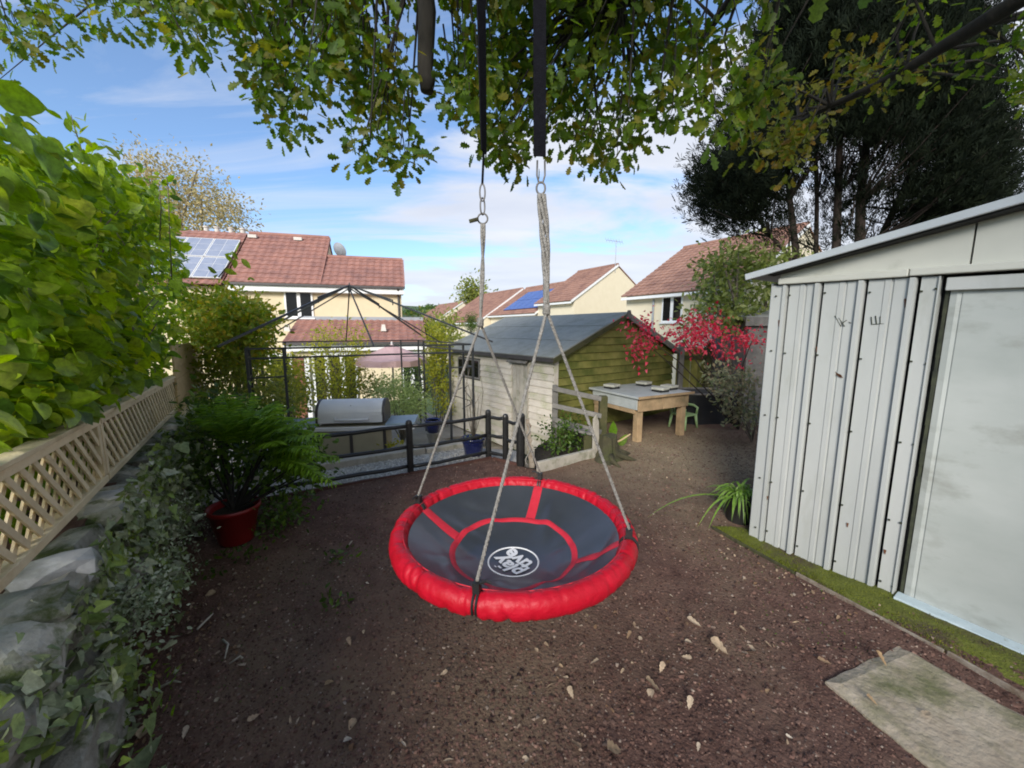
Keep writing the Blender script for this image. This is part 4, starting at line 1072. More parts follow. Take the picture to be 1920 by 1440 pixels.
# ================================================================== PATIO RAIL FENCE
fence = thing('post_and_rail_fence', 'black painted three rail garden fence along the gravel strip', 'fence', onz(772, 887))
pp = [Vector((-2.55, 3.28, 0)), onz(770, 887), onz(916, 858), onz(948, 864), onz(976, 872)]
pp[3].z = pp[4].z = 0
hh = [.60, .58, .585, .56, .60]
fence.location = (pp[1].x, pp[1].y, 0)
for i, (p, h) in enumerate(zip(pp, hh)):
    r = .036 if i != 4 else .05
    obj('post', MB().lathe((p.x, p.y, -.12), [(r, 0), (r, h + .10), (r * .8, h + .125), (r * .3, h + .135)], 12), M['fence'], fence, smooth=False)
for i in range(4):
    for z in ((.53, .30, .085) if i < 3 else (.50, .28)):
        a, b = pp[i], pp[i + 1]; d = (b - a).normalized()
        pts = [a.lerp(b, f) + Vector((0, 0, z - (.012 if i else 0) + random.uniform(-.006, .006) - .01 * math.sin(math.pi * f))) for f in np.linspace(0, 1, 7)]
        pts[0] += d * .02; pts[-1] -= d * .02
        obj('rail', MB().tube(pts, [.021 * random.uniform(.92, 1.06) for _ in pts], 10), M['fence'], fence, smooth=True)
edge = thing('edging_board', 'dark red brown timber edging along the foot of the black rail fence', 'edging', pp[1] - FN * .04)
for a, b in ((Vector((-3.3, 2.84, 0)), Vector((-1.13, 4.0, 0))), (Vector((-1.12, 4.005, 0)), Vector((-.27, 4.53, 0))), (Vector((-.25, 4.51, 0)), Vector((.06, 4.29, 0)))):
    obj('board', MB().bar(a + Vector((.02, -.03, -.045)), b + Vector((.02, -.03, -.045)), .03, .15), M['edging'], edge, bevel=.004)
sa, sbb = fl[0] + FN * .74, Vector((-.15, 5.1, 0))
sa = Vector((-3.6, 3.55, 0)); 
slp = thing('timber_sleeper', 'long pale timber sleeper behind the gravel strip and black fence', 'sleeper', sa)
obj('beam', MB().bar(Vector((-3.3, 3.62, -.02)), Vector((-1.15, 4.86, -.02)), .12, .11), M['sleeper'], slp, bevel=.008)
obj('beam', MB().bar(Vector((-1.13, 4.872, -.03)), Vector((-.35, 5.32, -.03)), .12, .10), M['sleeper'], slp, bevel=.008)

# gate post board, planter and gate
gb = pp[4] + Vector((.11, -.02, 0))
gp_ = thing('gate_board', 'split brown weathered board leaning beside the black gate post', 'board', gb)
prf = []
mb = MB()
for i in range(15):
    f = i / 14; z = -.02 + .57 * f; w = .055 * (1 - .25 * f) + .008 * math.sin(i * 2.1); ox = .02 - .05 * f + .006 * math.sin(i * 1.7)
    for sx_, sy_ in ((-1, -1), (1, -1), (1, 1), (-1, 1)): mb.v.append(gb + Vector((ox + sx_ * w / 2 + (.008 * math.sin(i * 3.3) if sx_ > 0 else 0), sy_ * .014, z)))
for i in range(14):
    for j in range(4): mb.f.append((i * 4 + j, i * 4 + (j + 1) % 4, i * 4 + 4 + (j + 1) % 4, i * 4 + 4 + j))
mb.f += [(3, 2, 1, 0), tuple(56 + j for j in range(4))]
obj('board', mb, M['oldboard'], gp_)
rp2 = [gb + Vector((-.03 + .025 * math.sin(i * .9), -.03, .50 - .035 * i)) for i in range(15)]
obj('cord', MB().tube(rp2, .007, 6), M['rope'], gp_, smooth=True)

pl1, pl2 = onz(1008, 884, 0), onz(1117, 857, 0)
bed = thing('raised_bed', 'weathered grey timber bed edge in the soil beside the gate', 'planter', pl1)
obj('sleeper', MB().bar(pl1 + Vector((0, 0, .045)), pl2 + Vector((-.02, 0, .045)), .05, .13), M['sleeper'], bed, bevel=.006)
up_ = pl2 + Vector((.0, 0, 0))
obj('upright_board', MB().add([(up_.x - .03, up_.y - .02, 0), (up_.x + .05, up_.y + .03, 0), (up_.x + .035, up_.y + .05, 0), (up_.x - .045, up_.y, 0), (up_.x - .035, up_.y - .02, .48), (up_.x + .03, up_.y + .02, .44), (up_.x + .015, up_.y + .04, .44), (up_.x - .05, up_.y, .48), (up_.x - .01, up_.y, .54)],
    [(0, 1, 5, 4), (1, 2, 6, 5), (2, 3, 7, 6), (3, 0, 4, 7), (4, 5, 8), (5, 6, 8), (6, 7, 8), (7, 4, 8)]), M['sleeper'], bed)
obj('bed_soil', MB().prism([(pl1.x + .03, pl1.y + .06), (pl2.x, pl2.y + .06), (1.12, 5.8), (.62, 5.6), (.3, 4.95)], -.5, -.02), M['potsoil'], bed)
g1, g2 = aty(1040, 730, 5.1), aty(1128, 745, 4.75)
gate = thing('wooden_gate', 'small open gate with three grey rails between the shed corner and mossy post', 'gate', (g2.x, g2.y, 0))
for y1, y2 in ((728, 748), (760, 780), (786, 810)):
    obj('rail', MB().bar(aty(1036, y1, 5.1), aty(1128, y2, 4.8), .03, .06), M['greywood'], gate, bevel=.004)
t1 = aty(1131, 745, 4.85); obj('gate_post', MB().box((t1.x, t1.y, t1.z / 2), (.10, .10, t1.z + .04)), M['greenwood'], gate, bevel=.008)
t1 = aty(1041, 722, 5.15); obj('gate_post', MB().box((t1.x, t1.y, t1.z / 2 - .1), (.07, .07, t1.z + .2)), M['greywood'], gate, bevel=.006)
bp1, bp2 = aty(1045, 796, 5.0), aty(1112, 812, 4.75)
bn = thing('plank_seat', 'narrow grey plank shelf on stubby blocks under the gate rails', 'plank', ((bp1 + bp2) / 2).xy.to_3d())
obj('plank', MB().bar(bp1, bp2, .16, .03), M['greywood'], bn, bevel=.004)
for f in (.15, .85):
    q_ = bp1.lerp(bp2, f); obj('block', MB().box((q_.x, q_.y, q_.z / 2 - .03), (.1, .1, q_.z + .02)), M['greenwood'], bn, bevel=.006)
bedp = thing('bed_plant', 'dark leafy plants filling the timber bed beside the gate', 'plant', (.75, 4.75, 0))
cents = [Vector((random.uniform(.4, 1.0), random.uniform(4.6, 5.3), random.uniform(.02, .35))) for _ in range(40)]
cents = [c for c in cents if c.y > 4.25 + c.x * .6]
bush(bedp, T_OVAL, L['shrub'], cents, 24, .07, .05, 60, name='leaves')

st = onz(1152, 862)
stump = thing('tree_stump', 'dark mossy tree stump with spreading roots beside the bed', 'stump', (st.x, st.y, 0))
mb = MB(); nn = 22
for i, (z, r) in enumerate(((-.02, .26), (.03, .19), (.09, .135), (.2, .11), (.27, .10))):
    for k in range(nn):
        a = 2 * math.pi * k / nn; rr = r * (1 + .22 * math.sin(3 * a + 1) * (1 if z < .1 else .4) + .08 * math.sin(7 * a)); mb.v.append(Vector((st.x - .06 + rr * math.cos(a), st.y + .1 + rr * math.sin(a), z + (.02 * math.sin(2 * a) if i == 4 else 0))))
for i in range(4):
    for k in range(nn): mb.f.append((i * nn + k, i * nn + (k + 1) % nn, (i + 1) * nn + (k + 1) % nn, (i + 1) * nn + k))
mb.f.append(tuple(4 * nn + k for k in range(nn)))
obj('bole', mb, M['stump'], stump)
for a in (-.6, .2, -1.6, 2.6):
    obj('root', MB().tube([Vector((st.x - .06, st.y + .1, .06)) + Vector((math.cos(a), math.sin(a), 0)) * .12, Vector((st.x - .06, st.y + .1, .035)) + Vector((math.cos(a), math.sin(a), 0)) * .24, Vector((st.x - .06, st.y + .1, -.01)) + Vector((math.cos(a + .2), math.sin(a + .2), 0)) * .36], [.05, .03, .012], 7), M['stump'], stump, smooth=True)
dl = onz(1150, 838)
dock = thing('dock_plant', 'broad bright green leaf plant between the stump and the table leg', 'plant', (dl.x, dl.y, 0))
for (x, y, a, s) in ((1148, 800, 0, .24), (1140, 812, -.5, .18), (1160, 815, .6, .2), (1130, 820, -.9, .16)):
    c = aty(x, y + 22, dl.y); v_ = Vector((math.sin(a), -.2, 1)).normalized()
    foliage(dock, T_OVAL, L['fern'], np.array([tuple(c)]), np.array([[0, -1, .5]]), np.array([tuple(v_)]), np.array([s]), 1)
obj('fallen_stem', MB().tube([aty(1150, 832, 4.7), aty(1165, 825, 4.75), aty(1182, 814, 4.8)], [.012, .012, .008], 6), M['board'], dock)

# ================================================================== WOODEN SHED
C0 = aty(1040, 668, 5.6); WE = Vector((.81, .586, 0)).normalized()    # along the gable, to the right and away
Tw = frame((C0.x, C0.y, 0), WE)                                       # local x along the gable, y away along the long side
GW, GL = 3.05, 3.35; ez, rz_ = C0.z, C0.z + .63; g0 = -.5
ws_ = thing('wooden_shed', 'timber garden shed with grey felt roof, mossy gable and pale front', 'shed', (C0.x, C0.y, 0))
obj('frame', MB(Tw).add([(0.03, .03, g0), (GW - .03, .03, g0), (GW - .03, .03, ez - .03), (GW / 2, .03, rz_ - .04), (.03, .03, ez - .03)] + [(0.03, GL, g0), (GW - .03, GL, g0), (GW - .03, GL, ez - .03), (GW / 2, GL, rz_ - .04), (.03, GL, ez - .03)],
    [(0, 1, 2, 3, 4), (9, 8, 7, 6, 5), (0, 5, 6, 1), (1, 6, 7, 2), (2, 7, 8, 3), (3, 8, 9, 4), (4, 9, 5, 0)]), M['greenwood'], ws_)
bh = .118; z = -.1; i = 0
while z < rz_ - .03:
    z1 = z + bh - .008
    def xr(zq): 
        return (0.0, GW) if zq <= ez else ((zq - ez) / (rz_ - ez) * GW / 2, GW - (zq - ez) / (rz_ - ez) * GW / 2)
    a0, b0_ = xr(z); a1, b1 = xr(min(z1, rz_ - .005)); zt = min(z1, rz_ - .005)
    mb = MB(Tw); y0, y1 = -.016, .004
    vs = [(a0, y0, z), (b0_, y0, z), (b1, y1, zt), (a1, y1, zt), (a0, .028, z), (b0_, .028, z), (b1, .028, zt), (a1, .028, zt)]
    mb.add(vs, [(0, 1, 2, 3), (7, 6, 5, 4), (0, 4, 5, 1), (1, 5, 6, 2), (2, 6, 7, 3), (3, 7, 4, 0)])
    obj('board', mb, M['shedgreen'], ws_)
    z += bh
# long pale side (local -x face), boards, door and window
lo = Tw.inverted()
SWn = -WE
def side(px, py): return lo @ hit(px, py, Vector((C0.x, C0.y, 0)), WE)
dA, dB = side(962, 760).y, side(990, 760).y
dA, dB = max(dA, dB), min(dA, dB)
wA, wB = side(860, 690).y, side(901, 690).y
wA, wB = max(wA, wB), min(wA, wB)
wz0, wz1 = side(880, 708).z, side(880, 672).z
dz1 = side(975, 675).z
z = g0; 
while z < ez - .02:
    zt = min(z + .105, ez - .004)
    spans = [(-.01, dB - .03), (dA + .03, GL)]
    if zt > wz0 and z < wz1: spans = [(-.01, dB - .03), (dA + .03, wB), (wA, GL)]
    if z > dz1: spans = [(-.01, GL)] 
    for a, b in spans:
        if b - a < .02: continue
        mb = MB(Tw); vs = [(-.016, a, z), (-.016, b, z), (.004, b, zt), (.004, a, zt), (.028, a, z), (.028, b, z), (.028, b, zt), (.028, a, zt)]
        mb.add(vs, [(0, 1, 2, 3), (7, 6, 5, 4), (0, 4, 5, 1), (1, 5, 6, 2), (2, 6, 7, 3), (3, 7, 4, 0)])
        obj('board', mb, M['shedwhite'], ws_)
    z += .108
dr = obj('door', MB(Tw).box2((.0, dB, g0 + .02), (.02, dA, dz1 - .02)), M['shedwhite'], ws_)
nb = 4
for i in range(nb):
    a = dB + (dA - dB) * i / nb; obj('plank', MB(Tw).box2((-.012, a + .006, g0 + .02), (.002, a + (dA - dB) / nb - .006, dz1 - .03)), M['sleeper'], dr)
obj('door_hood', MB(Tw).slab([(-.11, dB - .05, dz1 - .03), (-.11, dA + .05, dz1 - .03), (-.015, dA + .05, dz1 + .05), (-.015, dB - .05, dz1 + .05)], .02), M['greywood'], ws_)
w_ = obj('window', MB(Tw).box2((-.02, wB, wz0), (.01, wA, wz1)), M['greywood'], ws_)
obj('pane', MB(Tw).box2((-.026, wB + .05, wz0 + .04), (-.021, (wA + wB) / 2 - .015, wz1 - .03)), M['glass'], w_)
obj('pane', MB(Tw).box2((-.026, (wA + wB) / 2 + .015, wz0 + .04), (-.021, wA - .05, wz1 - .03)), M['glass'], w_)
obj('corner_board', MB(Tw).box2((-.03, -.032, g0), (.05, -.018, ez)), M['shedwhite'], ws_)
sl_ = (rz_ - ez) / (GW / 2)
ov = .12
for sg in (0, 1):
    f = (lambda x: x) if sg == 0 else (lambda x: GW - x)
    obj('roof_felt', MB(Tw).slab([(f(-ov), -.10, ez - ov * sl_ + .045), (f(GW / 2), -.10, rz_ + .045), (f(GW / 2), GL + .1, rz_ + .045), (f(-ov), GL + .1, ez - ov * sl_ + .045)], .02), M['felt'], ws_)
    obj('bargeboard', MB(Tw).bar((f(-ov), -.09, ez - ov * sl_ - .015), (f(GW / 2 - .006), -.09, rz_ - .015), .018, .085), M['greenwood'] if sg == 0 else M['greywood'], ws_)
    obj('felt_trim', MB(Tw).box2((f(-ov - .006), -.1, ez - ov * sl_ - .03), (f(-ov + .006), GL + .1, ez - ov * sl_ + .03)), M['gutter'], ws_)
    for j in (1, 2):
        fq = j / 3; x0 = -ov + (GW / 2 + ov) * fq; zq = ez - ov * sl_ + .045 + (x0 + ov) * sl_
        obj('felt_lap', MB(Tw).slab([(f(x0 - .01), -.1, zq - .01 * sl_ + .007), (f(x0 + .04), -.1, zq + .04 * sl_ + .003), (f(x0 + .04), GL + .1, zq + .04 * sl_ + .003), (f(x0 - .01), GL + .1, zq - .01 * sl_ + .007)], .004), M['felt'], ws_)
obj('finial', MB(Tw).add([(GW / 2 - .07, -.12, rz_ - .06), (GW / 2 + .07, -.12, rz_ - .06), (GW / 2 + .03, -.12, rz_ + .07), (GW / 2 - .03, -.12, rz_ + .07), (GW / 2 - .07, -.1, rz_ - .06), (GW / 2 + .07, -.1, rz_ - .06), (GW / 2 + .03, -.1, rz_ + .07), (GW / 2 - .03, -.1, rz_ + .07)],
    [(0, 1, 2, 3), (7, 6, 5, 4), (0, 4, 5, 1), (1, 5, 6, 2), (2, 6, 7, 3), (3, 7, 4, 0)]), M['greywood'], ws_)

# ================================================================== TABLE and what stands by it
P_leg1, P_leg2 = onz(1200, 832), onz(1277, 818)
ta = (P_leg2 - P_leg1).normalized(); 
fr_ = aty(1200, 752, P_leg1.y)
tx0 = P_leg1 - ta * .06
Tb = frame(tx0, ta); TLn, TD = .98, .95; th = .66
tbl = thing('garden_table', 'wooden sand table with zinc top and pale square legs before the green gable', 'table', tx0)
obj('table_top', MB(Tb).box2((-.05, -.05, th - .03), (TLn + .05, TD + .05, th)), M['tablesteel'], tbl, bevel=.006)
obj('top_rim', MB(Tb).box2((-.056, -.06, th - .028), (TLn + .06, -.045, th + .006)), M['tablewood'], tbl, bevel=.003)
for a, b in ((0, TLn * .47), (TLn * .475, TLn)):
    obj('apron', MB(Tb).box2((a, -.01, th - .21), (b, .02, th - .032)), M['tablewood'], tbl, bevel=.004)
obj('apron', MB(Tb).box2((-.012, .02, th - .19), (.018, TD, th - .032)), M['tablesteel'], tbl, bevel=.004)
obj('apron', MB(Tb).box2((-.006, .06, th - .25), (.02, TD - .02, th - .192)), M['tablewood'], tbl, bevel=.004)
obj('apron', MB(Tb).box2((0, TD - .03, th - .21), (TLn, TD, th - .032)), M['tablewood'], tbl, bevel=.004)
for x, y in ((.06, .06), (TLn - .06, .06), (.06, TD - .06), (TLn - .06, TD - .06)):
    obj('leg', MB(Tb).box2((x - .045, y - .045, -.01), (x + .045, y + .045, th - .215)), M['tablewood'], tbl, bevel=.005)
tl0 = None
for i, (px, py, lab) in enumerate(((1147, 727, 'left end of the zinc table top'), (1207, 722, 'back of the zinc table top near the gable'), (1238, 733, 'front middle of the zinc table top'), (1272, 727, 'right end of the zinc table top'))):
    c = onz(px, py, th + .01); l = Tb.inverted() @ c; l.x = min(max(l.x, .08), TLn - .08); l.y = min(max(l.y, .1), TD - .1)
    c = Tb @ l; c.z = th + .002
    tt = thing('stone_tile', 'thick square stone tile lying at the ' + lab, 'tile', c, 'square tiles on the garden table')
    obj('slab', MB(frame(c, ta)).box((0, 0, .048), (.19, .19, .035), rz=random.uniform(-.3, .3)), M['tile'], tt, bevel=.006)
    obj('dark_base', MB(frame(c, ta)).box((0, 0, .015), (.17, .17, .030)), M['dark'], tt)
ch = onz(1283, 805)
chair = thing('child_chair', 'small pale green plastic child chair half behind the garden table', 'chair', (ch.x + .03, ch.y + .1, 0))
Tc = frame((ch.x + .03, ch.y + .12, 0), (.85, .52)); cm_ = M['chair']
obj('seat', MB(Tc).box((0, 0, .22), (.30, .28, .022)), cm_, chair, bevel=.008)
for x, y in ((-.13, -.12), (.13, -.12), (-.13, .12), (.13, .12)):
    obj('leg', MB(Tc).tube([(x * 1.2, y * 1.2, 0), (x, y, .215)], [.016, .024], 8), cm_, chair, smooth=True)
for x in (-.15, .15):
    obj('armrest', MB(Tc).tube([(x, -.12, .23), (x * 1.05, -.13, .33), (x * 1.05, -.06, .36), (x, .10, .36), (x * .9, .14, .42)], [.017, .017, .02, .02, .016], 8), cm_, chair, smooth=True)
obj('backrest', MB(Tc).tube([(-.13, .13, .22), (-.135, .16, .42), (-.07, .17, .50), (.07, .17, .50), (.135, .16, .42), (.13, .13, .22)], .018, 8), cm_, chair, smooth=True)
for x in (-.05, .05):
    obj('back_slat', MB(Tc).tube([(x, .135, .23), (x, .17, .49)], .016, 8), cm_, chair, smooth=True)
tr = aty(1335, 735, 6.25)
trough = thing('water_trough', 'black plastic tub with a grey rim standing right of the garden table', 'tub', (tr.x, tr.y, 0))
def tub(z, w, d):
    return [(tr.x + w * math.copysign(abs(math.cos(a)) ** .6, math.cos(a)), tr.y + .2 + d * math.copysign(abs(math.sin(a)) ** .6, math.sin(a)), z) for a in np.linspace(0, 2 * math.pi, 29)[:-1]]
mb = MB(); rows = [tub(0, .42, .26), tub(.3, .46, .30), tub(tr.z - .03, .50, .34), tub(tr.z - .03, .46, .30), tub(.35, .42, .26)]
for r_ in rows: mb.v += [Vector(p) for p in r_]
for i in range(4):
    for k in range(28): mb.f.append((i * 28 + k, i * 28 + (k + 1) % 28, (i + 1) * 28 + (k + 1) % 28, (i + 1) * 28 + k))
mb.f += [tuple(range(27, -1, -1)), tuple(4 * 28 + k for k in range(28))]
obj('basin', mb, M['trough'], trough, smooth=False)
mb = MB(); mb.tube([Vector(p) for p in tub(tr.z - .02, .50, .34)] + [Vector(tub(tr.z - .02, .50, .34)[0])], .018, 7, cap=False)
obj('rim', mb, M['greywood'], trough, smooth=True)

# back fence right of the wooden shed
bf0 = Tw @ Vector((GW + .05, -.05, 0))
bfe = Vector((.9, -.05, 0)).normalized(); Tf = frame(bf0, bfe)
bfence = thing('back_fence', 'mossy wooden board fence between the shed gable and the red shrub', 'fence', bf0)
x = 0; i = 0
while x < 4.6:
    w = .135; h = 1.22 + random.uniform(-.015, .015)
    obj('board', MB(Tf).box2((x + .004, .0 + .006 * (i % 2), -.02), (x + w - .004, .018 + .006 * (i % 2), h)), M['shedgreen'] if i < 5 else M['board'], bfence)
    x += w; i += 1
for x in (.02, .52, 1.9, 3.4):
    obj('post', MB(Tf).box2((x, -.085, -.05), (x + .09, -.002, 1.32)), M['greenwood'] if x > .3 else M['greywood'], bfence, bevel=.006)
obj('rail', MB(Tf).box2((0.1, -.045, 1.0), (4.5, -.004, 1.07)), M['greenwood'], bfence)
q1 = aty(1402, 575, 6.2)
store = thing('garden_store', 'dark roofed wooden store mostly hidden behind the metal shed', 'shed', (q1.x + .6, q1.y + .4, 0))
obj('wall', MB().box2((q1.x + .08, q1.y + .06, 0), (q1.x + 1.5, q1.y + 1.2, q1.z - .12)), M['greywood'], store)
obj('roof', MB().slab([(q1.x - .02, q1.y, q1.z - .16), (q1.x + 1.6, q1.y, q1.z - .06), (q1.x + 1.6, q1.y + 1.3, q1.z + .12), (q1.x - .02, q1.y + 1.3, q1.z + .02)], .05), M['felt'], store)
obj('fascia', MB().box2((q1.x - .02, q1.y - .02, q1.z - .30), (q1.x + 1.58, q1.y - .002, q1.z - .16)), M['greywood'], store)

# ================================================================== SHRUBS AND TREES ON THE RIGHT
def tree_at(name, label, cat, base, trunk_tips, r0, r1, bark): 
    t = thing(name, label, cat, base); stems(t, base, trunk_tips, r0, r1, bark, 'branch', sag=.08, n=6); return t
cents = [aty(p[0], p[1], random.uniform(6.2, 7.4)) for p in poly_pts([(1300, 615), (1275, 605), (1300, 585), (1325, 545), (1325, 500), (1345, 475), (1390, 455), (1450, 470), (1490, 490), (1480, 540), (1440, 560), (1420, 600), (1380, 600), (1340, 590)], 75)]
base = aty(1400, 790, 6.8); base.z = 0
lau = tree_at('laurel_tree', 'light green broadleaf tree between the red roof house and the metal shed', 'tree', base, cents[::6], .04, .008, M['twig'])
bush(lau, T_OVAL, L['laurel'], cents, 52, .13, .095, 150, name='leaves')
cents = []
for poly, k in (([(1250, 620), (1300, 600), (1340, 590), (1400, 620), (1425, 640), (1420, 690), (1370, 695), (1345, 650), (1290, 640)], 34), ([(1175, 605), (1215, 600), (1230, 625), (1190, 640)], 7), ([(1190, 640), (1225, 630), (1220, 675), (1195, 675)], 5), ([(1225, 625), (1290, 630), (1330, 655), (1280, 650)], 8)):
    for p in poly_pts(poly, k): cents.append(aty(p[0], p[1], random.uniform(5.5, 6.0)))
base = aty(1385, 800, 5.9); base.z = 0
red = tree_at('red_acer', 'shrub with vivid crimson leaves arching in front of the shed gable', 'shrub', base, [c for c in cents[::7]], .014, .004, M['barkdark'])
bush(red, T_IVY, L['red'], cents, 24, .085, .05, 120, droop=.5, name='leaves')
cents = [aty(p[0], p[1], random.uniform(4.9, 5.4)) for p in poly_pts([(1370, 700), (1425, 700), (1425, 810), (1395, 805), (1370, 770), (1340, 765), (1325, 700), (1345, 690)], 34)]
base = aty(1410, 830, 5.2); base.z = 0
hyd = tree_at('hydrangea', 'pale faded shrub with dry flower heads beside the metal shed corner', 'shrub', base, cents[::3], .009, .003, M['twig'])
bush(hyd, T_OVAL, L['pale'], cents, 30, .075, .06, 60, name='leaves')
# conifer
cb = Vector((6.6, 7.6, 0))
con = thing('conifer', 'huge dark multi stemmed cypress towering behind the metal shed', 'tree', cb)
tr_nodes = []
for (b, t_, r) in ((aty(1492, 470, 7.6), aty(1470, 100, 8.2), .085), (aty(1568, 460, 7.5), aty(1600, 60, 7.8), .10), (aty(1612, 470, 7.5), aty(1650, 80, 7.6), .12), (aty(1530, 470, 7.9), aty(1530, 60, 8.0), .06), (aty(1640, 470, 7.7), aty(1790, 150, 7.8), .09), (aty(1480, 480, 7.6), aty(1370, 330, 7.6), .05), (aty(1700, 470, 7.8), aty(1850, 330, 7.8), .05)):
    b0v = Vector((cb.x + (b.x - cb.x) * .8, b.y, 0)); m1 = b.lerp(t_, .5) + Vector((random.uniform(-.1, .1), 0, 0))
    pts = [b0v, b, b.lerp(m1, .5) + Vector((random.uniform(-.06, .06), 0, 0)), m1, m1.lerp(t_, .5), t_, t_ + (t_ - m1) * .8]
    obj('trunk', MB().tube(pts, [r * .9, r * .72, r * .6, r * .52, r * .4, r * .3, r * .1], 9), M['barkdark'], con, smooth=True)
    tr_nodes += pts[1:]
cents = []
CO = [(1300, 355), (1320, 300), (1360, 290), (1380, 200), (1410, 130), (1440, 60), (1480, -60), (1800, -60), (1830, 30), (1860, 120), (1870, 200), (1890, 260), (1885, 340), (1850, 400), (1700, 420), (1690, 380), (1720, 330), (1660, 250), (1560, 240), (1480, 300), (1440, 400), (1400, 420), (1340, 410)]
for p in poly_pts(CO, 1000): cents.append(aty(p[0], p[1], random.triangular(6.0, 9.4, 7.4)))
for p in poly_pts([(1480, 300), (1560, 240), (1660, 250), (1720, 330), (1690, 400), (1640, 460), (1480, 480), (1420, 470), (1400, 420), (1440, 400)], 60): cents.append(aty(p[0], p[1], random.uniform(7.0, 9.4)))
for p in poly_pts([(1640, 470), (1690, 400), (1850, 395), (1880, 420), (1760, 470)], 50): cents.append(aty(p[0], p[1], random.uniform(7.2, 9.0)))
mb = MB(); TN_ = np.array([tuple(p) for p in tr_nodes])
for i, c in enumerate(cents):
    if i % 2: continue
    d = np.linalg.norm(TN_ - np.array([c.x, c.y, c.z - .8]), axis=1); q_ = Vector(TN_[int(np.argmin(d))])
    k = q_.lerp(c, .55) + Vector((random.uniform(-.1, .1), random.uniform(-.1, .1), -.1))
    mb.tube([q_, k, c], [.022, .012, .004], 4, cap=False)
obj('branch', mb, M['barkdark'], con, smooth=True, kind='stuff')
pos, c_ = around(cents, 56, .18); n = len(pos)
midc = np.array([cb.x, 7.6, 2.5]); ax = unit(unit(pos - midc) * .9 + rnd(n, .45) + np.array([0, 0, .35]))
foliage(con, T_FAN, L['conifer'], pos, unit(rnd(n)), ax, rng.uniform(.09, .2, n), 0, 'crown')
ev = thing('evergreen_hedge', 'dark evergreen hedge filling the gap behind the metal shed roof', 'hedge', (9, 7.5, 0))
cents = [(random.uniform(7.5, 12), random.uniform(6.5, 9), random.uniform(.5, 3.2)) for _ in range(80)]
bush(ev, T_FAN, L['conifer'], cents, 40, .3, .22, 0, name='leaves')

# spider plant by the shed corner
spb = onz(1388, 985) + Vector((.03, .08, 0))
spt = thing('black_pot', 'black plastic pot holding a strappy green plant at the shed corner', 'plant pot', spb)
obj('body', MB().lathe(spb, [(.085, 0), (.09, .01), (.11, .2), (.12, .205), (.12, .23), (.108, .23), (.10, .2)], 24), M['potblack'], spt, smooth=True)
obj('compost', MB().lathe(spb + Vector((0, 0, .2)), [(.0, .0), (.1, .005)], 18), M['potsoil'], spt)
spi = thing('spider_plant', 'strappy light green grass like plant spilling from the black pot', 'plant', spb + Vector((0, 0, .22)))
def blade(mb_, b, d, l, h, w, droop):
    pts = []; s = Vector((-d.y, d.x, 0)).normalized(); n_ = 9
    for i in range(n_):
        f = i / (n_ - 1); c = b + d * l * f + Vector((0, 0, h * math.sin(min(f * 1.9, math.pi * .6)) - droop * f ** 2.2)); c.z = max(c.z, .012); ww = w * (1 - f ** 2.5) * (.6 + .8 * min(1, f * 4))
        mb_.v += [c - s * ww / 2, c + Vector((0, 0, -.15 * ww)), c + s * ww / 2]
    k0 = len(mb_.v) - n_ * 3
    for i in range(n_ - 1):
        a = k0 + i * 3; mb_.f += [(a, a + 1, a + 4, a + 3), (a + 1, a + 2, a + 5, a + 4)]
for i in range(64):
    a = random.uniform(0, 2 * math.pi) if i > 22 else random.uniform(2.2, 4.6)
    mb = MB(); blade(mb, spb + Vector((random.uniform(-.05, .05), random.uniform(-.05, .05), .21)), Vector((math.cos(a), math.sin(a), 0)), random.uniform(.1, .3), random.uniform(.06, .17), random.uniform(.012, .022), random.uniform(.05, .30))
    obj('leaf', mb, L['strap'], spi, smooth=True)
for t_ in ((1310, 995), (1215, 978), (1330, 1000)):
    e_ = onz(t_[0], t_[1], .015); d = (e_ - spb); l = d.xy.length; d = Vector((d.x, d.y, 0)).normalized(); mb = MB(); blade(mb, spb + Vector((-.03, -.03, .2)), d, l, .12, .018, .26); obj('leaf', mb, L['strap'], spi, smooth=True)

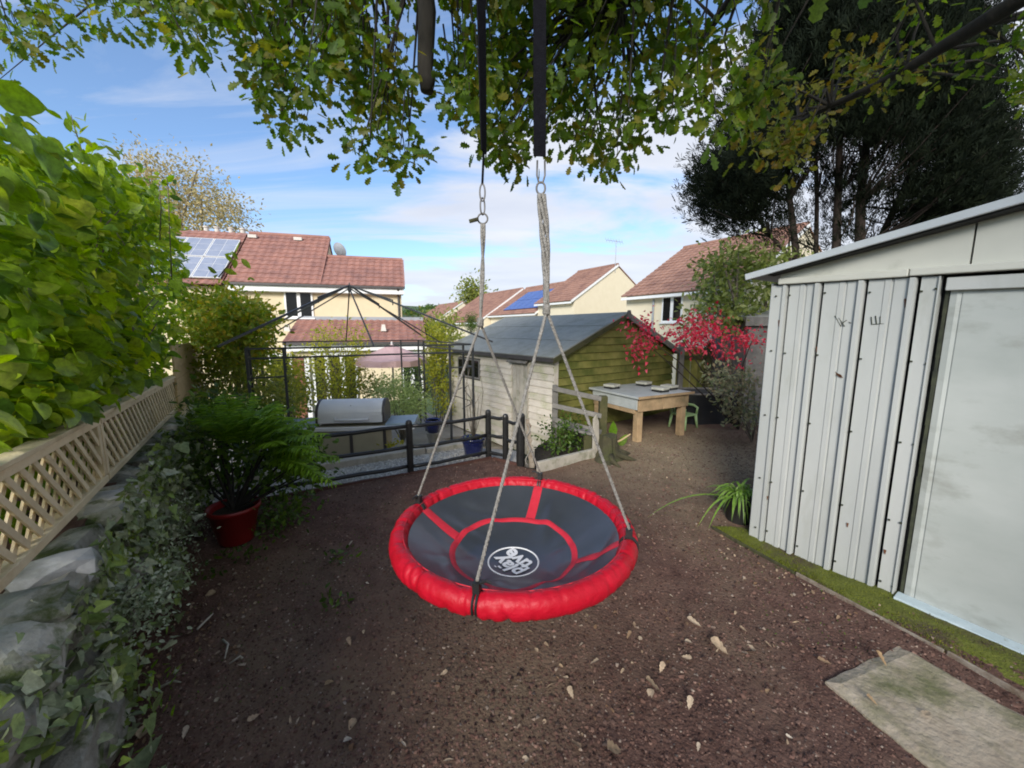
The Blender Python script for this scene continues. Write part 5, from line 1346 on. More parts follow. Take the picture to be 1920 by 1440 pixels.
# ================================================================== GAZEBO
GE = Vector((math.cos(R(30)), math.sin(R(30)), 0)); g0p = Vector((-3.05, 4.0, 0)); Tg = frame(g0p, GE); GS = 3.2; gzr = 1.36
gaz = thing('gazebo_frame', 'bare dark metal gazebo frame without its canopy on the patio', 'gazebo', g0p)
apx = aty(655, 537, 6.2)
al = Tg.inverted() @ apx
ins = .22
def gbar(p, q, r=.011): return MB(Tg).bar(p, q, r * 2, r * 2)
cor = [(0, 0), (GS, 0), (GS, GS), (0, GS)]
inn = [(ins, ins), (GS - ins, ins), (GS - ins, GS - ins), (ins, GS - ins)]
for i in range(4):
    (x0, y0), (x1, y1) = inn[i], inn[(i + 1) % 4]
    for z in (gzr - .02, gzr - .13):
        obj('top_rail', gbar((x0, y0, z), (x1, y1, z)), M['gazebo'], gaz)
    dx, dy = (x1 - x0) / (GS - 2 * ins), (y1 - y0) / (GS - 2 * ins)
    for ox in (0, .36):
        for e in (0, 1):
            px_, py_ = (x0 + dx * ox, y0 + dy * ox) if e == 0 else (x1 - dx * ox, y1 - dy * ox)
            if ox == 0 and e == 1: continue
            obj('post', gbar((px_, py_, PZ), (px_, py_, gzr - .01), .014), M['gazebo'], gaz)
    for e in (0, 1):
        bx, by = (x0, y0) if e == 0 else (x1, y1); sg = 1 if e == 0 else -1
        for z in (PZ + .3, gzr - .35):
            obj('brace', gbar((bx, by, z), (bx + sg * dx * .36, by + sg * dy * .36, z), .008), M['gazebo'], gaz)
        cpts = [Vector((bx + sg * dx * .18 + sg * dx * .14 * math.sin(t_) , by + sg * dy * .18 + sg * dy * .14 * math.sin(t_), gzr - .65 - .05 * t_)) for t_ in np.linspace(0, 6.28, 13)]
        obj('scroll', MB(Tg).tube(cpts, .006, 5), M['gazebo'], gaz, smooth=True)
    cpos = cor[i]
    obj('rafter', gbar((cpos[0], cpos[1], gzr + .02), (al.x + (cpos[0] - al.x) * .06, al.y + (cpos[1] - al.y) * .06, apx.z - .03), .012), M['gazebo'], gaz)
    k = .32
    m1 = Vector((al.x + (cpos[0] - al.x) * k, al.y + (cpos[1] - al.y) * k, apx.z + (gzr - apx.z) * k + .05))
    obj('vent_rafter', gbar((al.x, al.y, apx.z + .015), tuple(m1), .009), M['gazebo'], gaz)
    obj('vent_strut', gbar(tuple(m1), (m1.x, m1.y, m1.z - .075), .007), M['gazebo'], gaz)
    nx = cor[(i + 1) % 4]; mx, my = (cpos[0] + nx[0]) / 2, (cpos[1] + nx[1]) / 2
    mx, my = al.x + (mx - al.x) * (1 - ins / GS * 2), al.y + (my - al.y) * (1 - ins / GS * 2)
    obj('rafter', gbar((mx, my, gzr - .02), (al.x, al.y, apx.z - .03), .009), M['gazebo'], gaz)
obj('finial', MB(Tg).lathe((al.x, al.y, apx.z - .09), [(.02, 0), (.028, .02), (.028, .09), (.012, .11), (.006, .15)], 10), M['gazebo'], gaz)

# ================================================================== BARBECUE
bq = aty(655, 790, 5.25)
Tq = frame((aty(592, 785, 5.0).x, 5.02, 0), (1, .12)); shelf = aty(655, 792, 5.1).z
bbq = thing('barbecue', 'large barbecue with silver barrel lid on a cream cabinet with side shelves', 'barbecue', (bq.x, bq.y, PZ))
LW = .86
lid = MB(Tq); nn = 16; prof = [(0, .0)] + [(.22 - .22 * math.cos(a), .10 + .19 * math.sin(a)) for a in np.linspace(0, math.pi, nn)] + [(.44, 0)]
vs = [(0, y, shelf + z) for y, z in prof] + [(LW, y, shelf + z) for y, z in prof]; m_ = len(prof)
lid.add(vs, [(i, i + 1, m_ + i + 1, m_ + i) for i in range(m_ - 1)] + [tuple(range(m_)), tuple(range(2 * m_ - 1, m_ - 1, -1))])
lo_ = obj('lid', lid, M['bbq'], bbq, smooth=False, bevel=.01)
for x in (0, LW):
    v2 = [(x - .018, y, shelf + z * 1.02) for y, z in prof] + [(x + .018, y, shelf + z * 1.02) for y, z in prof]
    obj('end_cap', MB(Tq).add(v2, [(i, i + 1, m_ + i + 1, m_ + i) for i in range(m_ - 1)] + [tuple(range(m_)), tuple(range(2 * m_ - 1, m_ - 1, -1))]), M['gutter'], lo_)
obj('handle', MB(Tq).tube([(.24, -.0, shelf + .06), (.24, -.05, shelf + .05), (LW - .2, -.05, shelf + .05), (LW - .2, 0, shelf + .06)], .016, 8), M['bbq'], lo_, smooth=True)
obj('badge', MB(Tq).add([(.40, -.004 + .045, shelf + .195), (.46, -.004 + .045, shelf + .195), (.43, .06, shelf + .235)], [(0, 1, 2)]), M['gutter'], lo_)
obj('cabinet', MB(Tq).box2((-.02, .0, PZ + .06), (LW + .02, .46, shelf - .05)), M['bbqbody'], bbq, bevel=.01)
for x in (-.005, LW / 2, LW + .01):
    obj('cabinet_post', MB(Tq).box2((x - .02, -.012, PZ), (x + .02, .0, shelf - .05)), M['gutter'], bbq)
for x0, x1 in ((-.5, -.022), (LW + .022, LW + .42)):
    obj('side_shelf', MB(Tq).slab([(x0, -.02, shelf - .02), (x1, -.02, shelf - .01), (x1, .44, shelf), (x0, .44, shelf - .01)], .05), M['bbqblue'], bbq, bevel=.01)
obj('control_panel', MB(Tq).box2((-.5, -.06, shelf - .10), (LW + .42, -.024, shelf - .045)), M['bbq'], bbq, bevel=.008)
obj('shelf_leg', MB(Tq).box2((LW + .34, .0, PZ), (LW + .38, .04, shelf - .07)), M['gutter'], bbq)
obj('shelf_leg', MB(Tq).box2((-.46, .0, PZ), (-.42, .04, shelf - .07)), M['gutter'], bbq)

# patio pots
def urn(name, label, c, r, h, m, seed):
    t = thing(name, label, 'plant pot', c)
    obj('body', MB().lathe(c, [(r * .62, 0), (r * .68, .01), (r * .88, h * .7), (r * .92, h * .8), (r * .86, h * .86), (r * 1.02, h * .9), (r * 1.02, h), (r * .9, h), (r * .8, h * .85)], 28), m, t, smooth=True)
    obj('compost', MB().lathe(c + Vector((0, 0, h * .86)), [(.0, .01), (r * .84, .01)], 20), M['potsoil'], t)
    return t
pb = onz(886, 862, -.07); pb = pb + Vector((0, .12, 0))
urn('blue_pot', 'glossy dark blue glazed pot on the gravel inside the fence corner', pb, .155, .26, M['potblue'], 1)
twp = thing('bare_shrub', 'sparse twiggy plant growing from the blue pot inside the fence corner', 'plant', pb + Vector((0, 0, .23)))
stems(twp, pb + Vector((0, 0, .22)), [pb + Vector((random.uniform(-.15, .15), random.uniform(-.1, .1), random.uniform(.55, 1.15))) for _ in range(9)], .006, .002, M['twig'], 'stem')
bush(twp, T_OVAL, L['olive'], [pb + Vector((random.uniform(-.1, .1), random.uniform(-.08, .08), .26)) for _ in range(7)], 6, .03, .035, name='leaves')
p2 = aty(812, 808, 6.3)
urn('blue_pot', 'smaller blue glazed pot on a stand further back on the patio', Vector((p2.x, p2.y, p2.z - .02)), .14, .22, M['potblue'], 2)
obj('pot_stand', MB().lathe((p2.x, p2.y, PZ + .012), [(.12, 0), (.10, .05), (.08, .2), (.12, p2.z - .032 - PZ)], 16), M['sleeper'], label='pale pedestal under the smaller blue pot on the patio', category='plant stand')
p3 = aty(735, 862, 5.2); p3.z = PZ + .02
t = urn('clay_pot', 'pale clay pot with a yellow green plant beside the barbecue cabinet', Vector((p3.x, p3.y, p3.z)), .13, .24, M['pot_clay'], 3)
y1 = thing('pot_plant', 'yellow green leaves in the clay pot beside the barbecue', 'plant', Vector((p3.x, p3.y, p3.z + .22)))
bush(y1, T_OVAL, L['yellow'], [Vector((p3.x + random.uniform(-.1, .1), p3.y + random.uniform(-.1, .1), p3.z + random.uniform(.24, .5))) for _ in range(12)], 14, .05, .06, name='leaves')

# patio planting
def region_bush(name, label, cat, poly, k, Y0, Y1, per, sig, size, tm, lm, gx_=None, gz=None, stemr=.01, parts=0, stemm=None, droop=0):
    cs = [aty(p[0], p[1], random.uniform(Y0, Y1)) for p in poly_pts(poly, k)]
    bx = sum(c.x for c in cs) / k if gx_ is None else gx_; by = (Y0 + Y1) / 2
    b = Vector((bx, by, gz)); t = thing(name, label, cat, b)
    stems(t, b, cs[::max(1, k // 14)], stemr, stemr * .3, stemm or M['twig'], 'stem', sag=.08)
    bush(t, tm, lm, cs, int(per * 2.2), sig, size * .9, parts, droop=droop, name='leaves')
    return t
region_bush('golden_shrub', 'rounded yellow green shrub behind the board panel, orange at the tips', 'shrub', [(350, 600), (375, 555), (420, 548), (460, 560), (500, 590), (500, 640), (480, 680), (430, 700), (390, 690), (375, 640)], 95, 4.6, 5.8, 40, .10, .075, T_OVAL, L['orange'], gz=-.3, parts=60)
region_bush('green_shrub', 'mid green shrub tangled in the left gazebo posts', 'shrub', [(380, 660), (440, 640), (500, 660), (540, 700), (560, 770), (500, 770), (430, 750), (385, 740)], 60, 4.6, 5.6, 30, .10, .06, T_OVAL, L['olive'], gz=PZ, parts=40)
region_bush('climbing_rose', 'yellow green climber on a pale post in the middle of the gazebo', 'climber', [(590, 640), (610, 605), (650, 620), (680, 610), (680, 680), (665, 740), (630, 755), (600, 720), (585, 690)], 60, 8.2, 9.2, 22, .13, .075, T_OVAL, L['yellow'], gz=-1.3, parts=0)
region_bush('yellow_climber', 'bright yellow climber hanging by the pale corner of the wooden shed', 'climber', [(800, 620), (830, 605), (845, 660), (845, 740), (832, 765), (815, 750), (805, 700), (800, 650)], 55, 7.9, 8.5, 20, .10, .075, T_OVAL, L['yellow'], gz=-1.3)
region_bush('conifer_shrub', 'small dark pointed conifer before the cream terrace left of the shed roof', 'shrub', [(884, 590), (890, 618), (878, 620)], 10, 13, 13.6, 40, .1, .09, T_FAN, L['shrub'], gz=-1.3)
region_bush('spiky_palm', 'pale green feathery shrub right of the barbecue lid', 'shrub', [(700, 725), (750, 715), (790, 745), (790, 780), (740, 770), (710, 755)], 40, 6.6, 7.4, 24, .10, .10, T_SLIM, L['palegreen'], gz=PZ)
region_bush('patio_shrub', 'low brownish green planting behind the barbecue against the house', 'shrub', [(590, 710), (680, 700), (730, 720), (700, 745), (600, 745)], 30, 8.6, 9.4, 26, .14, .08, T_OVAL, L['olive'], gz=-1.3)
region_bush('left_shrub', 'light green shrub between the gazebo posts and the house door', 'shrub', [(500, 680), (560, 670), (570, 740), (545, 770), (505, 760)], 34, 6.6, 7.6, 26, .12, .08, T_OVAL, L['yellow'], gz=-1.0)
region_bush('doorway_shrub', 'dark green bush by the patio door right of the pink parasol', 'shrub', [(760, 680), (790, 670), (792, 740), (765, 750)], 18, 10.5, 11.5, 30, .12, .10, T_OVAL, L['shrub'], gz=-1.3)
# pink parasol
pr = aty(735, 655, 9.0)
par = thing('parasol', 'faded pink garden parasol open beyond the gazebo', 'parasol', (pr.x, pr.y, -1.3))
mb = MB(); nn = 8; R1 = .80
tipz = pr.z + .12
mb.v = [Vector((pr.x, pr.y, tipz))] + [Vector((pr.x + R1 * math.cos(2 * math.pi * k / 16), pr.y + R1 * math.sin(2 * math.pi * k / 16), tipz - .36 + (.03 if k % 2 else 0))) for k in range(16)] + [Vector((pr.x + R1 * math.cos(2 * math.pi * k / 16), pr.y + R1 * math.sin(2 * math.pi * k / 16), tipz - .48)) for k in range(16)]
mb.f = [(0, 1 + k, 1 + (k + 1) % 16) for k in range(16)] + [(1 + k, 17 + k, 17 + (k + 1) % 16, 1 + (k + 1) % 16) for k in range(16)]
obj('canopy', mb, M['pink'], par)
obj('pole', MB().tube([(pr.x, pr.y, -1.3), (pr.x, pr.y, tipz + .06)], .022, 8), M['upvc'], par)
for k in range(8):
    a = 2 * math.pi * k / 8; obj('rib', MB().tube([(pr.x, pr.y, tipz - .03), (pr.x + R1 * .97 * math.cos(a), pr.y + R1 * .97 * math.sin(a), tipz - .38)], .008, 5), M['upvc'], par)
# tall gas heater / statue like brown post next to the door
bc = aty(573, 765, 8.6)
brown = thing('timber_post', 'red brown timber post standing left of the barbecue lid', 'post', (bc.x, bc.y, -1.3))
obj('shaft', MB().box2((bc.x - .17, bc.y - .12, -1.3), (bc.x + .10, bc.y + .12, aty(573, 672, 8.6).z)), M['browncurtain'], brown, bevel=.02)
obj('white_batten', MB().box2((bc.x + .11, bc.y - .12, -1.3), (bc.x + .22, bc.y - .0, aty(590, 668, 8.6).z)), M['upvc'], brown, bevel=.01)

# ================================================================== HOUSES
def pan_roof(T, L_, slope_len, mb=None, pw=.30, rowh=.34, amp=.035, step=.03):
    """wavy interlocking tiles; local x along the eave, y up the slope (0..slope_len), z normal"""
    mb = MB(T); nx = int(L_ / pw) * 4 + 1; rows = max(2, int(slope_len / rowh))
    xs_ = [L_ * i / (nx - 1) for i in range(nx)]
    for r_ in range(rows):
        y0, y1 = slope_len * r_ / rows, slope_len * (r_ + 1) / rows + .01
        b = len(mb.v); jit = random.uniform(-.004, .004)
        vs = [(x, y0, amp * (.5 + .5 * math.cos(2 * math.pi * x / pw)) + step + jit) for x in xs_] + [(x, y1, amp * (.5 + .5 * math.cos(2 * math.pi * x / pw)) + jit) for x in xs_] + [(x, y0, 0) for x in xs_]
        n_ = nx
        mb.add(vs, [(i, i + 1, n_ + i + 1, n_ + i) for i in range(n_ - 1)] + [(2 * n_ + i, 2 * n_ + i + 1, i + 1, i) for i in range(n_ - 1)])
    return mb
def slope_frame(p0, e, up):
    """matrix: x along e, y along up (3D), z normal"""
    e = Vector(e).normalized(); up = Vector(up).normalized(); n_ = e.cross(up)
    m = Matrix.Identity(4); m.col[0][:3] = e; m.col[1][:3] = up; m.col[2][:3] = n_; m.col[3][:3] = Vector(p0); return m
HL, HR = aty(422, 531, 16.0), aty(757, 540, 17.9)
ze = (HL.z + HR.z) / 2 + .05
HE = Vector((HR.x - HL.x, HR.y - HL.y, 0)); HLn = HE.length; HE.normalize(); HD = Vector((-HE.y, HE.x, 0))
Th = frame((HL.x, HL.y, 0), HE); gh = -1.45
house = thing('house', 'cream rendered house with red tiled roof beyond the gazebo', 'house', (HL.x, HL.y, gh))
ms = (hit(617, 450, Vector((HL.x, HL.y, 0)) + HD * 3.2, HD) - HL).dot(HE)
wins = [(532, 589, 544, 597)]
def hl(px, py, d=0): 
    p = hit(px, py, Vector((HL.x, HL.y, 0)) + HD * d, HD); l = Th.inverted() @ p; return l
d1, d2 = 3.3, 2.0; rise1 = hl(520, 441, d1).z - ze; rise2 = hl(680, 485, d2).z - ze
fo = .35
obj('wall', MB(Th).box2((0.02, fo, gh), (HLn - .12, fo + 6.2, ze - .06)), M['render'], house)
# end gables in render
for x, dd, rs_ in ((ms - .05, d1, rise1), (HLn - .14, d2, rise2)):
    obj('gable', MB(Th).add([(x, fo, ze - .08), (x, 2 * dd - fo, ze - .08), (x, dd, ze + rs_ - .1), (x - .1, fo, ze - .08), (x - .1, 2 * dd - fo, ze - .08), (x - .1, dd, ze + rs_ - .1)], [(0, 1, 2), (5, 4, 3), (0, 2, 5, 3), (0, 3, 4, 1), (1, 4, 5, 2)]), M['render'], house)
for x0, x1, dd, rs_ in ((0, ms, d1, rise1), (ms - .0, HLn, d2, rise2)):
    up = Vector(HD) * dd + Vector((0, 0, rs_)); ln = up.length
    p0 = Vector((HL.x, HL.y, 0)) + HE * x0 + Vector((0, 0, ze))
    obj('roof_tiles', pan_roof(slope_frame(p0, HE, up), x1 - x0, ln), M['tileroof'], house, kind='stuff')
    p1 = Vector((HL.x, HL.y, 0)) + HE * x1 + HD * 2 * dd + Vector((0, 0, ze)); up2 = -Vector(HD) * dd + Vector((0, 0, rs_))
    obj('roof_slope', MB().slab([p1, p1 - HE * (x1 - x0), p1 - HE * (x1 - x0) + up2, p1 + up2], .06), M['tileroof'], house)
    rd_ = p0 + up
    obj('ridge_tiles', MB().tube([rd_ + Vector((0, 0, .0)), rd_ + HE * (x1 - x0)], .11, 8), M['tileroof'], house)
    obj('verge', MB().bar(p0 + HE * (x1 - x0 + .03) + Vector((0, 0, -.03)), p0 + HE * (x1 - x0 + .03) + up + Vector((0, 0, -.03)), .05, .16), M['tileroof'], house)
obj('gutter', MB(Th).box2((-.05, -.08, ze - .09), (HLn + .05, .02, ze + .0)), M['gutter'], house)
obj('fascia', MB(Th).box2((0, .03, ze - .32), (HLn, .06, ze - .092)), M['upvc'], house)
obj('soffit', MB(Th).box2((0, .062, ze - .34), (HLn - .02, fo - .003, ze - .30)), M['upvc'], house)
def window(T, x0, x1, z0, z1, y, par, n_=2, fr=.07):
    w = obj('window', MB(T).box2((x0, y - .05, z0), (x1, y - .003, z1)), M['upvc'], par)
    for i in range(n_):
        a, b = x0 + (x1 - x0) * i / n_ + fr, x0 + (x1 - x0) * (i + 1) / n_ - fr
        obj('pane', MB(T).box2((a, y - .056, z0 + fr), (b, y - .052, z1 - fr)), M['glass'], w)
    obj('sill', MB(T).box2((x0 - .05, y - .11, z0 - .06), (x1 + .05, y - .004, z0 - .004)), M['upvc'], w)
    return w
a, b = hl(532, 545, fo), hl(589, 596, fo)
window(Th, a.x, b.x, b.z, a.z, fo, house)
obj('downpipe', MB(Th).tube([(HLn - .25, .0, ze - .1), (HLn - .25, fo - .06, ze - .45), (HLn - .25, fo - .06, gh)], .045, 8), M['gutter'], house)
obj('downpipe', MB(Th).tube([(.2, .0, ze - .1), (.2, fo - .06, ze - .45), (.2, fo - .06, gh)], .045, 8), M['gutter'], house)
# lean-to
LD = -2.2
lt0, lt1 = hl(530, 640, LD).x, hl(800, 641, LD).x; lz = hl(690, 641, LD).z; lzt = hl(690, 600, fo).z
p0 = Vector((HL.x, HL.y, 0)) + HE * lt0 + HD * LD + Vector((0, 0, lz)); up = HD * (fo - LD) + Vector((0, 0, lzt - lz))
obj('lean_to_tiles', pan_roof(slope_frame(p0, HE, up), lt1 - lt0, up.length), M['tileroof'], house, kind='stuff')
obj('lean_to_gutter', MB(Th).box2((lt0, LD - .08, lz - .10), (lt1, LD + .02, lz)), M['gutter'], house)
obj('lean_to_fascia', MB(Th).box2((lt0, LD + .03, lz - .34), (lt1, LD + .06, lz - .105)), M['upvc'], house)
obj('lean_to_wall', MB(Th).box2((lt0 + .1, LD + .3, gh), (lt1 - .1, fo - .005, lz - .04)), M['render'], house)
obj('lean_to_gable', MB(Th).add([(lt1 - .06, LD, lz), (lt1 - .06, fo, lz), (lt1 - .06, fo, lzt), (lt1 - .1, LD, lz), (lt1 - .1, fo, lz), (lt1 - .1, fo, lzt)], [(0, 1, 2), (5, 4, 3), (0, 2, 5, 3), (0, 3, 4, 1), (1, 4, 5, 2)]), M['render'], house)
obj('flashing', MB(Th).box2((lt0, fo - .06, lzt - .02), (lt1, fo - .004, lzt + .14)), M['dish'], house)
for px in (542, 720):
    l = hl(px, 625, LD + 1.2); obj('roof_vent', MB(Th).box((l.x, LD + 1.0, lz + (lzt - lz) * .5 + .1), (.22, .2, .28), taper=.6), M['pot_clay'], house)
for px0, px1, k in ((505, 548, 1), (585, 670, 3), (752, 792, 2)):
    a, b = hl(px0, 680, LD + .3), hl(px1, 680, LD + .3)
    w = obj('door', MB(Th).box2((a.x, LD + .24, gh + .05), (b.x, LD + .296, lz - .42)), M['upvc'], house)
    for i in range(k):
        q0, q1_ = a.x + (b.x - a.x) * i / k + .09, a.x + (b.x - a.x) * (i + 1) / k - .09
        obj('pane', MB(Th).box2((q0, LD + .232, gh + .2), (q1_, LD + .238, lz - .52)), M['glass'], w)
for (px, py) in ((475, 449), (560, 455)):
    l = hl(px, py, d1 * .9); obj('roof_vent', MB(Th).box((l.x, d1 * .88, ze + rise1 * .9 + .06), (.35, .2, .14)), M['pot_clay'], house)
l = hl(634, 470, d2 + .3); dp = Th @ Vector((l.x, d2 + .3, l.z))
obj('satellite_dish', MB(Matrix.Translation(dp) @ Matrix.Rotation(R(-62), 4, 'X') @ Matrix.Rotation(R(20), 4, 'Y')).lathe((0, 0, 0), [(.02, 0), (.2, .03), (.36, .10), (.37, .115), (.2, .05), (.0, .02)], 20), M['dish'], house)
obj('dish_arm', MB().tube([dp + Vector((0, .1, -.05)), dp + Vector((-.2, .5, -.5))], .03, 6), M['dish'], house)
# neighbour with solar panels to the left
nb_ = thing('solar_house', 'neighbouring terraced house with grey solar panels and clay chimney pots', 'house', (HL.x - 3, HL.y, gh))
Lw = 7.5; xo = -.12
up = Vector(HD) * (d1 + .2) + Vector((0, 0, rise1 + .15)); p0 = Vector((HL.x, HL.y, 0)) + HE * (xo - Lw) + Vector((0, 0, ze - .12)) + HD * .0
sf = slope_frame(p0, HE, up)
obj('wall', MB(Th).box2((xo - Lw, fo, gh), (xo - .03, fo + 6.2, ze - .16)), M['render'], nb_)
obj('roof_tiles', pan_roof(sf, Lw - .01, up.length), M['tileroof'], nb_, kind='stuff')
p1 = p0 + HE * (Lw - .01) + HD * 2 * (d1 + .2); up2 = -Vector(HD) * (d1 + .2) + Vector((0, 0, rise1 + .15))
obj('roof_slope', MB().slab([p1, p1 - HE * (Lw - .02), p1 - HE * (Lw - .02) + up2, p1 + up2], .06), M['tileroof'], nb_)
for i in range(4):
    for j in range(2):
        x0 = Lw - .06 - 1.02 * (i + 1); y0 = .30 + 1.66 * j
        pn = obj('solar_panel', MB(sf).box2((x0, y0, .10), (x0 + .99, y0 + 1.58, .14)), M['upvc'], nb_)
        for a in range(2):
            for b in range(3): obj('cell', MB(sf).box2((x0 + .03 + .475 * a, y0 + .03 + .51 * b, .141), (x0 + .03 + .475 * a + .455, y0 + .03 + .51 * b + .49, .146)), M['solar'], pn)
cst = obj('chimney_stack', MB(Th).box2((-1.9, d1 + .3, ze + rise1 - .6), (.9, d1 + .9, ze + rise1 - .12)), M['tileroof'], nb_)
for px in (388, 408, 434, 456):
    l = hl(px, 440, d1 + .6); obj('chimney_pot', MB(Th).lathe((l.x, d1 + .6, ze + rise1 - .12), [(.14, 0), (.14, .06), (.105, .08), (.10, .38), (.13, .40), (.13, .46)], 12), M['pot_clay'], cst)

# terrace on the right, going away downhill
RE = Vector((-.54, .84, 0)).normalized(); RG = Vector((-.84, -.54, 0)).normalized()      # along the ridge away; from the ridge to the near left eave
def terrace(name, label, apex, w, drop, L_, wallm=None, tile='tileroof2', gz=-3.0, group=None, solar=False, back=None):
    A = Vector(apex); t = thing(name, label, 'house', (A.x, A.y, gz), group)
    ev_ = A + RG * w - Vector((0, 0, drop))
    up = A - ev_; wm_ = wallm or M['render2']; bk = A - RG * (back or w) - Vector((0, 0, drop * (back or w) / w))
    # walls
    i_ = RE * .05
    mb = MB()
    g = [ev_ - RG * .35 + Vector((0, 0, .10)), A - Vector((0, 0, .12)), bk + RG * .35 + Vector((0, 0, .1))]
    gl = [Vector((p.x, p.y, gz)) for p in (g[0], g[2])]
    ring = [gl[0], gl[1], g[2], g[1], g[0]]
    mb.add([p + i_ for p in ring] + [p + RE * (L_ - .05) for p in ring], [(0, 1, 2, 3, 4), (9, 8, 7, 6, 5)] + [(i, (i + 1) % 5, 5 + (i + 1) % 5, 5 + i) for i in range(5)])
    obj('wall', mb, wm_, t)
    sf_ = slope_frame(ev_ + RE * L_, -RE, up)
    obj('roof_tiles', pan_roof(sf_, L_, up.length, pw=.33, rowh=.36), M[tile], t, kind='stuff')
    obj('roof_slope', MB().slab([bk, bk + RE * L_, A + RE * L_, A], .06), M[tile], t)
    obj('ridge_tiles', MB().tube([A, A + RE * L_], .12, 8), M[tile], t)
    obj('verge', MB().bar(ev_ - RE * .02 - Vector((0, 0, .06)), A - RE * .02 - Vector((0, 0, .06)), .06, .14), M['upvc'], t)
    obj('fascia', MB().bar(ev_ + Vector((0, 0, -.12)), ev_ + RE * L_ + Vector((0, 0, -.10)), .05, .13), M['upvc'], t)
    if solar:
        for i in range(5):
            for j in range(2):
                x0 = .3 + 1.05 * i + (L_ - 6); y0 = .7 + 1.7 * j
                obj('solar_panel', MB(sf_).box2((x0, y0, .10), (x0 + 1.0, y0 + 1.64, .14)), M['solarblue'], t)
    return t, ev_, sf_
tD, evD, sfD = terrace('terraced_house', 'nearest terraced house with brown tiled roof behind the red shrub', (9.77 - RE.x * 6, 22.7 - RE.y * 6, 6.15), 5.0, 2.95, 6.0)
# window on D's left wall
wb = evD - RG * .35
def dwall(px, py): return hit(px, py, wb, RG)
TD_ = frame((wb.x, wb.y, 0), -RE)
def dl_(px, py): return TD_.inverted() @ dwall(px, py)
for (a, b, c, d, k) in ((1243, 1279, 556, 604, 2),):
    q0, q1_ = dl_(a, c), dl_(b, d); window(TD_, min(q0.x, q1_.x), max(q0.x, q1_.x), q1_.z, q0.z, 0, tD, k, .08)
q0 = dl_(1228, 555); obj('downpipe', MB(TD_).tube([(q0.x, -.08, -3), (q0.x, -.08, evD.z - .2)], .05, 6), M['dish'], tD)
tC, evC, sfC = terrace('terraced_house', 'terraced house with tall pale gable and aerial above the shed roof', tuple(aty(1159, 496, 30)), 4.6, 2.85, 4.4, M['render2'])
aC = aty(1159, 496, 30)
ant = thing('tv_aerial', 'thin television aerial on the gable of the middle terraced house', 'aerial', aC + Vector((-.2, -.1, -.6)))
ab = aC + Vector((-.25, -.15, 0))
obj('mast', MB().tube([ab + Vector((0, 0, -.6)), ab + Vector((0, 0, 1.75))], .025, 6), M['antenna'], ant)
obj('boom', MB().tube([ab + Vector((-.75, 0, 1.75)), ab + Vector((.55, .3, 1.65))], .018, 5), M['antenna'], ant)
for i in range(7):
    f = i / 6; c = ab + Vector((-.75 + 1.3 * f, .3 * f, 1.75 - .1 * f)); obj('element', MB().tube([c + Vector((.05, -.1, -.2)), c + Vector((-.05, .1, .2))], .012, 4), M['antenna'], ant)
terrace('terraced_house', 'terraced house with blue solar panels on its roof behind the swing rope', (5.7, 33.7, 5.75), 4.6, 2.85, 7.8, solar=True)
aB = aty(980, 541, 40.0)
terrace('terraced_house', 'cream gabled terraced house left of the solar roofed one', tuple(aB), 5.2, 3.4, 9.0)
terrace('terraced_house', 'farthest terraced house low beside the end of the lean-to roof', tuple(aty(868, 566, 56)), 6.0, 3.8, 9.0)
region_bush('far_conifer', 'dark green tree rising behind the far terrace roofs', 'tree', [(862, 560), (870, 545), (890, 530), (905, 545), (912, 560)], 24, 62, 66, 26, .8, .55, T_OVAL, L['olive'], gz=-4, stemr=.2)
region_bush('autumn_tree', 'thin tan autumn tree behind the solar panel house', 'tree', [(170, 370), (230, 345), (265, 300), (290, 290), (330, 320), (370, 310), (400, 360), (440, 395), (470, 405), (465, 425), (400, 428), (330, 430), (260, 430), (180, 430)], 130, 30, 34, 34, .75, .26, T_OVAL, L['autumn'], gz=-2, stemr=.16)
region_bush('far_hedge', 'low hedge of shrubs at the end of the lower gardens', 'hedge', [(770, 600), (850, 600), (850, 640), (800, 640)], 26, 18, 22, 30, .3, .2, T_OVAL, L['olive'], gz=-1.6)
# woods on the far hill
n = 2600
wx, wy = rng.uniform(-160, 160, n), rng.uniform(330, 820, n)
wz = np.array([-1.4 - .035 * 88 + 62 * (1 / (1 + math.exp(-(y - 560) / 110))) * (1 + .25 * math.sin(x * .006 + 1) + .15 * math.sin(x * .017)) - .6 for x, y in zip(wx, wy)])
kp = np.array([mnoise.noise((x * .02, y * .012, 0)) > .02 for x, y in zip(wx, wy)])
cs = np.stack([wx, wy, wz + 2], 1)[kp]
pos, _ = around(cs, 14, (2.5, 2.5, 1.6)); n = len(pos)
foliage(None, T_OVAL, L['shrub'], pos, unit(rnd(n, .5) + np.array([0, -.4, .6])), rnd(n), rng.uniform(2, 4, n), name='woodland')

# ================================================================== FALLEN LEAVES, TWIGS
me_leaf = {}
def fallen(px, py, s, rz, tmpl, label, group=None, z=None):
    p = onz(px, py, .0); p.z = (float(hgt(p.x, p.y)) if z is None else z) + .008
    key = id(tmpl)
    if key not in me_leaf: me_leaf[key] = np_mesh('fallen_leaf', tmpl, np.zeros((1, 3)), np.eye(3)[None], np.ones(1), L['dry'], np.zeros(1))
    o = bpy.data.objects.new('fallen_leaf', me_leaf[key]); COL.objects.link(o)
    o.location = p; o.scale = (s, s, s * 1.3); o.rotation_euler = (random.uniform(-.35, .35), random.uniform(-.35, .35), rz)
    o['label'] = label; o['category'] = 'leaf'
    if group: o['group'] = group
T_DRY = half([(0, 0), (.05, .12), (.17, .25), (.15, .36), (.27, .5), (.22, .6), (.28, .74), (.17, .9), (0, 1)], -.35, .6)
T_DRYO = half([(0, 0), (.3, .2), (.38, .45), (.2, .8), (0, 1)], .15, .35)
